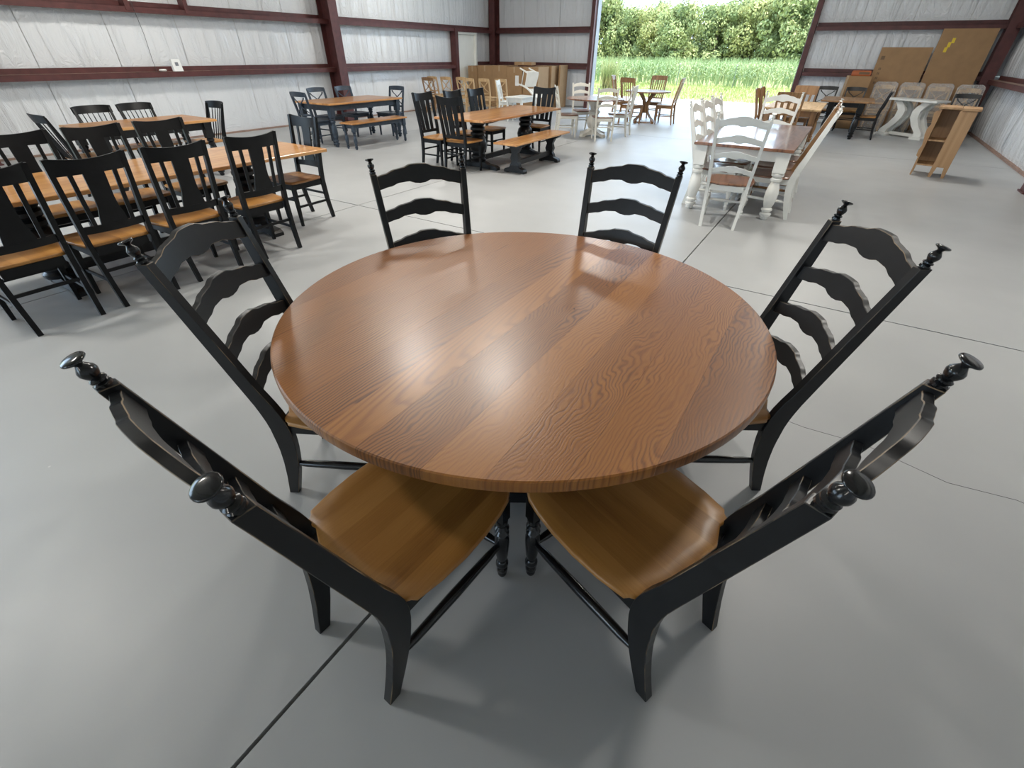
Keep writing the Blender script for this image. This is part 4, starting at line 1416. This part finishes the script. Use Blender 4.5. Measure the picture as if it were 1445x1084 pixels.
# ------------------------------------------------------------------ outdoors
def build_outside():
    g = structure(link('ground', MB().box(-160, 140, 24.0, 200, -0.4, -0.06).mesh('ground', ['grass_ground'])))
    structure(link('ground_side', MB().box(-160, -12.12, -100, 24.0, -0.4, -0.06).mesh('ground_side', ['grass_ground'])))
    structure(link('ground_front', MB().box(-12.12, 140, -100, -14.12, -0.4, -0.06).mesh('ground_front', ['apron_concrete'])))
    structure(link('apron', MB().box(-12.12, 8.0, 17.76, 24.0, -0.4, -0.04).mesh('apron', ['apron_concrete'])))
    # grass
    r = np.random.default_rng(1)

    def blades(name, n, x0, x1, y0, y1, z0, h0, h1, w, mat, bend=0.3):
        x = r.uniform(x0, x1, n)
        y = y0 + (y1 - y0) * r.uniform(0, 1, n)
        h = r.uniform(h0, h1, n)
        a = r.uniform(0, 2 * PI, n)
        bx_, by_ = np.cos(a) * h * bend, np.sin(a) * h * bend
        wx_, wy_ = -np.sin(a) * w, np.cos(a) * w
        v = np.stack([np.stack([x - wx_, y - wy_, np.full(n, z0)], 1), np.stack([x + wx_, y + wy_, np.full(n, z0)], 1), np.stack([x + bx_, y + by_, z0 + h], 1)], 1).reshape(-1, 3)
        f = np.arange(3 * n).reshape(-1, 3)
        me = bpy.data.meshes.new(name)
        me.from_pydata(v.tolist(), [], f.tolist())
        me.materials.append(MATS[mat])
        return me
    o = link('grass', blades('grass', 26000, -26, 10, 24.0, 36, -0.08, 0.06, 0.22, 0.02, 'grass_blades'))
    tag(o, 'sunlit short yellow-green grass between the apron and the corn', 'grass', kind='stuff')
    # corn: stalk with arching leaves
    n = 5200
    rows = np.round(r.uniform(0, 30, n)) * 0.75
    px = r.uniform(-42, 24, n)
    py = 34.3 + rows + r.normal(0, 0.06, n)
    hh = r.uniform(1.0, 1.3, n)
    V, F = [], []
    for i in range(n):
        h = hh[i]
        b = len(V)
        nl = 7 if rows[i] < 6 else 4
        for k in range(nl):
            a = r.uniform(0, 2 * PI)
            z = h * (0.25 + 0.65 * k / nl)
            Ln = 0.42 * (1.1 - 0.4 * k / nl)
            c, s = math.cos(a), math.sin(a)
            w = 0.04
            b = len(V)
            V += [(px[i] - s * w * .6, py[i] + c * w * .6, z), (px[i] + s * w * .6, py[i] - c * w * .6, z),
                  (px[i] + c * Ln * .5 + s * w, py[i] + s * Ln * .5 - c * w, z + Ln * .45), (px[i] + c * Ln * .5 - s * w, py[i] + s * Ln * .5 + c * w, z + Ln * .45),
                  (px[i] + c * Ln, py[i] + s * Ln, z + Ln * .25)]
            F += [(b, b + 1, b + 2, b + 3), (b + 3, b + 2, b + 4)]
        b = len(V)
        V += [(px[i] - .03, py[i], -0.06), (px[i] + .03, py[i], -0.06), (px[i] + .008, py[i], h + .1), (px[i] - .008, py[i], h + .1)]
        F += [(b, b + 1, b + 2, b + 3)]
    me = bpy.data.meshes.new('corn')
    me.from_pydata(V, [], F)
    me.materials.append(MATS['corn_leaves'])
    o = link('corn_field', me)
    tag(o, 'field of green corn in dense rows beyond the grass', 'corn', kind='stuff')
    # reed clump
    e = link('tall_grass_clump', None, None, (-11.7, 28.6, -0.06))
    tag(e, 'tall yellow-green grass clump at the edge of the corn', 'grass')
    link('blades', blades('blades', 260, -0.35, 0.35, -0.35, 0.35, 0.0, 0.9, 1.75, 0.02, 'reed_leaves', 0.28), e)
    link('stems', blades('stems', 60, -0.2, 0.2, -0.2, 0.2, 0.0, 0.6, 1.2, 0.012, 'reed_leaves', 0.1), e)
    # fence posts
    for (x, y), lab in zip(((-9.2, 33.2), (-6.0, 33.2), (-13.2, 33.2)), ('thin steel fence post before the corn, behind the leaning brown chair', 'thin steel fence post before the corn, in the middle of the doorway view', 'thin steel fence post before the corn, beside the tall grass clump')):
        e = link('fence_post', None, None, (x, y, -0.06))
        tag(e, lab, 'post', 'fence posts before the corn')
        link('shaft', MB().box(-.02, .02, -.008, .008, 0, 1.15).box(-.004, .004, -.03, 0, 0, 1.15).mesh('shaft', ['fence_metal']), e)
        link('cap', MB().box(-.024, .024, -.034, .012, 1.15, 1.18).mesh('cap', ['white_plastic']), e)


build_outside()


def tree_mesh(seed, n=11000, mat='tree_leaves'):
    r = np.random.default_rng(seed)
    nb = 60
    # lobes of the crown, unit tree: height 1, crown radius about 0.42
    bz = r.uniform(0.04, 0.88, nb)
    br = 0.40 * np.sqrt(np.clip(1 - ((bz - 0.45) / 0.58) ** 2, 0.05, 1)) * r.uniform(0.35, 1.0, nb)
    ba = r.uniform(0, 2 * PI, nb)
    bc = np.stack([br * np.cos(ba), br * np.sin(ba), bz], 1)
    bs = r.uniform(0.09, 0.17, nb)
    k = r.integers(0, nb, n)
    d = r.normal(0, 1, (n, 3))
    d /= np.linalg.norm(d, axis=1, keepdims=True)
    p = bc[k] + d * bs[k][:, None] * r.uniform(0.75, 1.08, n)[:, None]
    nrm = d + r.normal(0, 0.5, (n, 3))
    nrm /= np.linalg.norm(nrm, axis=1, keepdims=True)
    t = np.cross(nrm, r.normal(0, 1, (n, 3)))
    t /= np.linalg.norm(t, axis=1, keepdims=True)
    b = np.cross(nrm, t)
    s = r.uniform(0.016, 0.030, n)[:, None]
    v = np.stack([p - t * s, p - b * s * .6, p + t * s, p + b * s * .6], 1).reshape(-1, 3)
    f = np.arange(4 * n).reshape(-1, 4)
    me = bpy.data.meshes.new('crown')
    me.from_pydata(v.tolist(), [], f.tolist())
    me.materials.append(MATS[mat])
    return me


CROWNS = [tree_mesh(11), tree_mesh(12), tree_mesh(13, mat='tree_leaves_light'), tree_mesh(14, mat='tree_leaves_light')]
TRUNK = MB().lathe([(.03, 0), (.022, .15), (.018, .5), (.008, .8)], None, 8).mesh('trunk', ['bark'])
TREES = []
r_ = random.Random(3)
for i in range(17):
    x = -52 + i * 3.9 + r_.uniform(-0.6, 0.6)
    y = 74 + r_.uniform(-2, 3)
    h = 6.5 + r_.uniform(-0.4, 0.6) + (1.3 if x < -30 else 0) + (0.9 if -14 < x < -6 else 0)
    TREES.append((x, y, h, 0))
for i in range(16):
    TREES.append((-54 + i * 4.1 + r_.uniform(-1, 1), 81 + r_.uniform(-1, 2), 7.3 + r_.uniform(-0.4, 0.6), 1))
for i, (x, y, h, back) in enumerate(TREES):
    e = link('tree', None, None, (x, y, -0.06), (0, 0, r_.uniform(0, 6)))
    e.scale = (h * 0.95, h * 0.95, h)
    light = i % 3 == 1
    lab = ('%s green leafy tree in the %s row beyond the corn' % ('pale' if light else 'mid', 'back' if back else 'front'))
    tag(e, lab, 'tree', lab + 's')
    link('crown', CROWNS[(2 + i % 2) if light else i % 2], e)
    link('trunk', TRUNK, e)
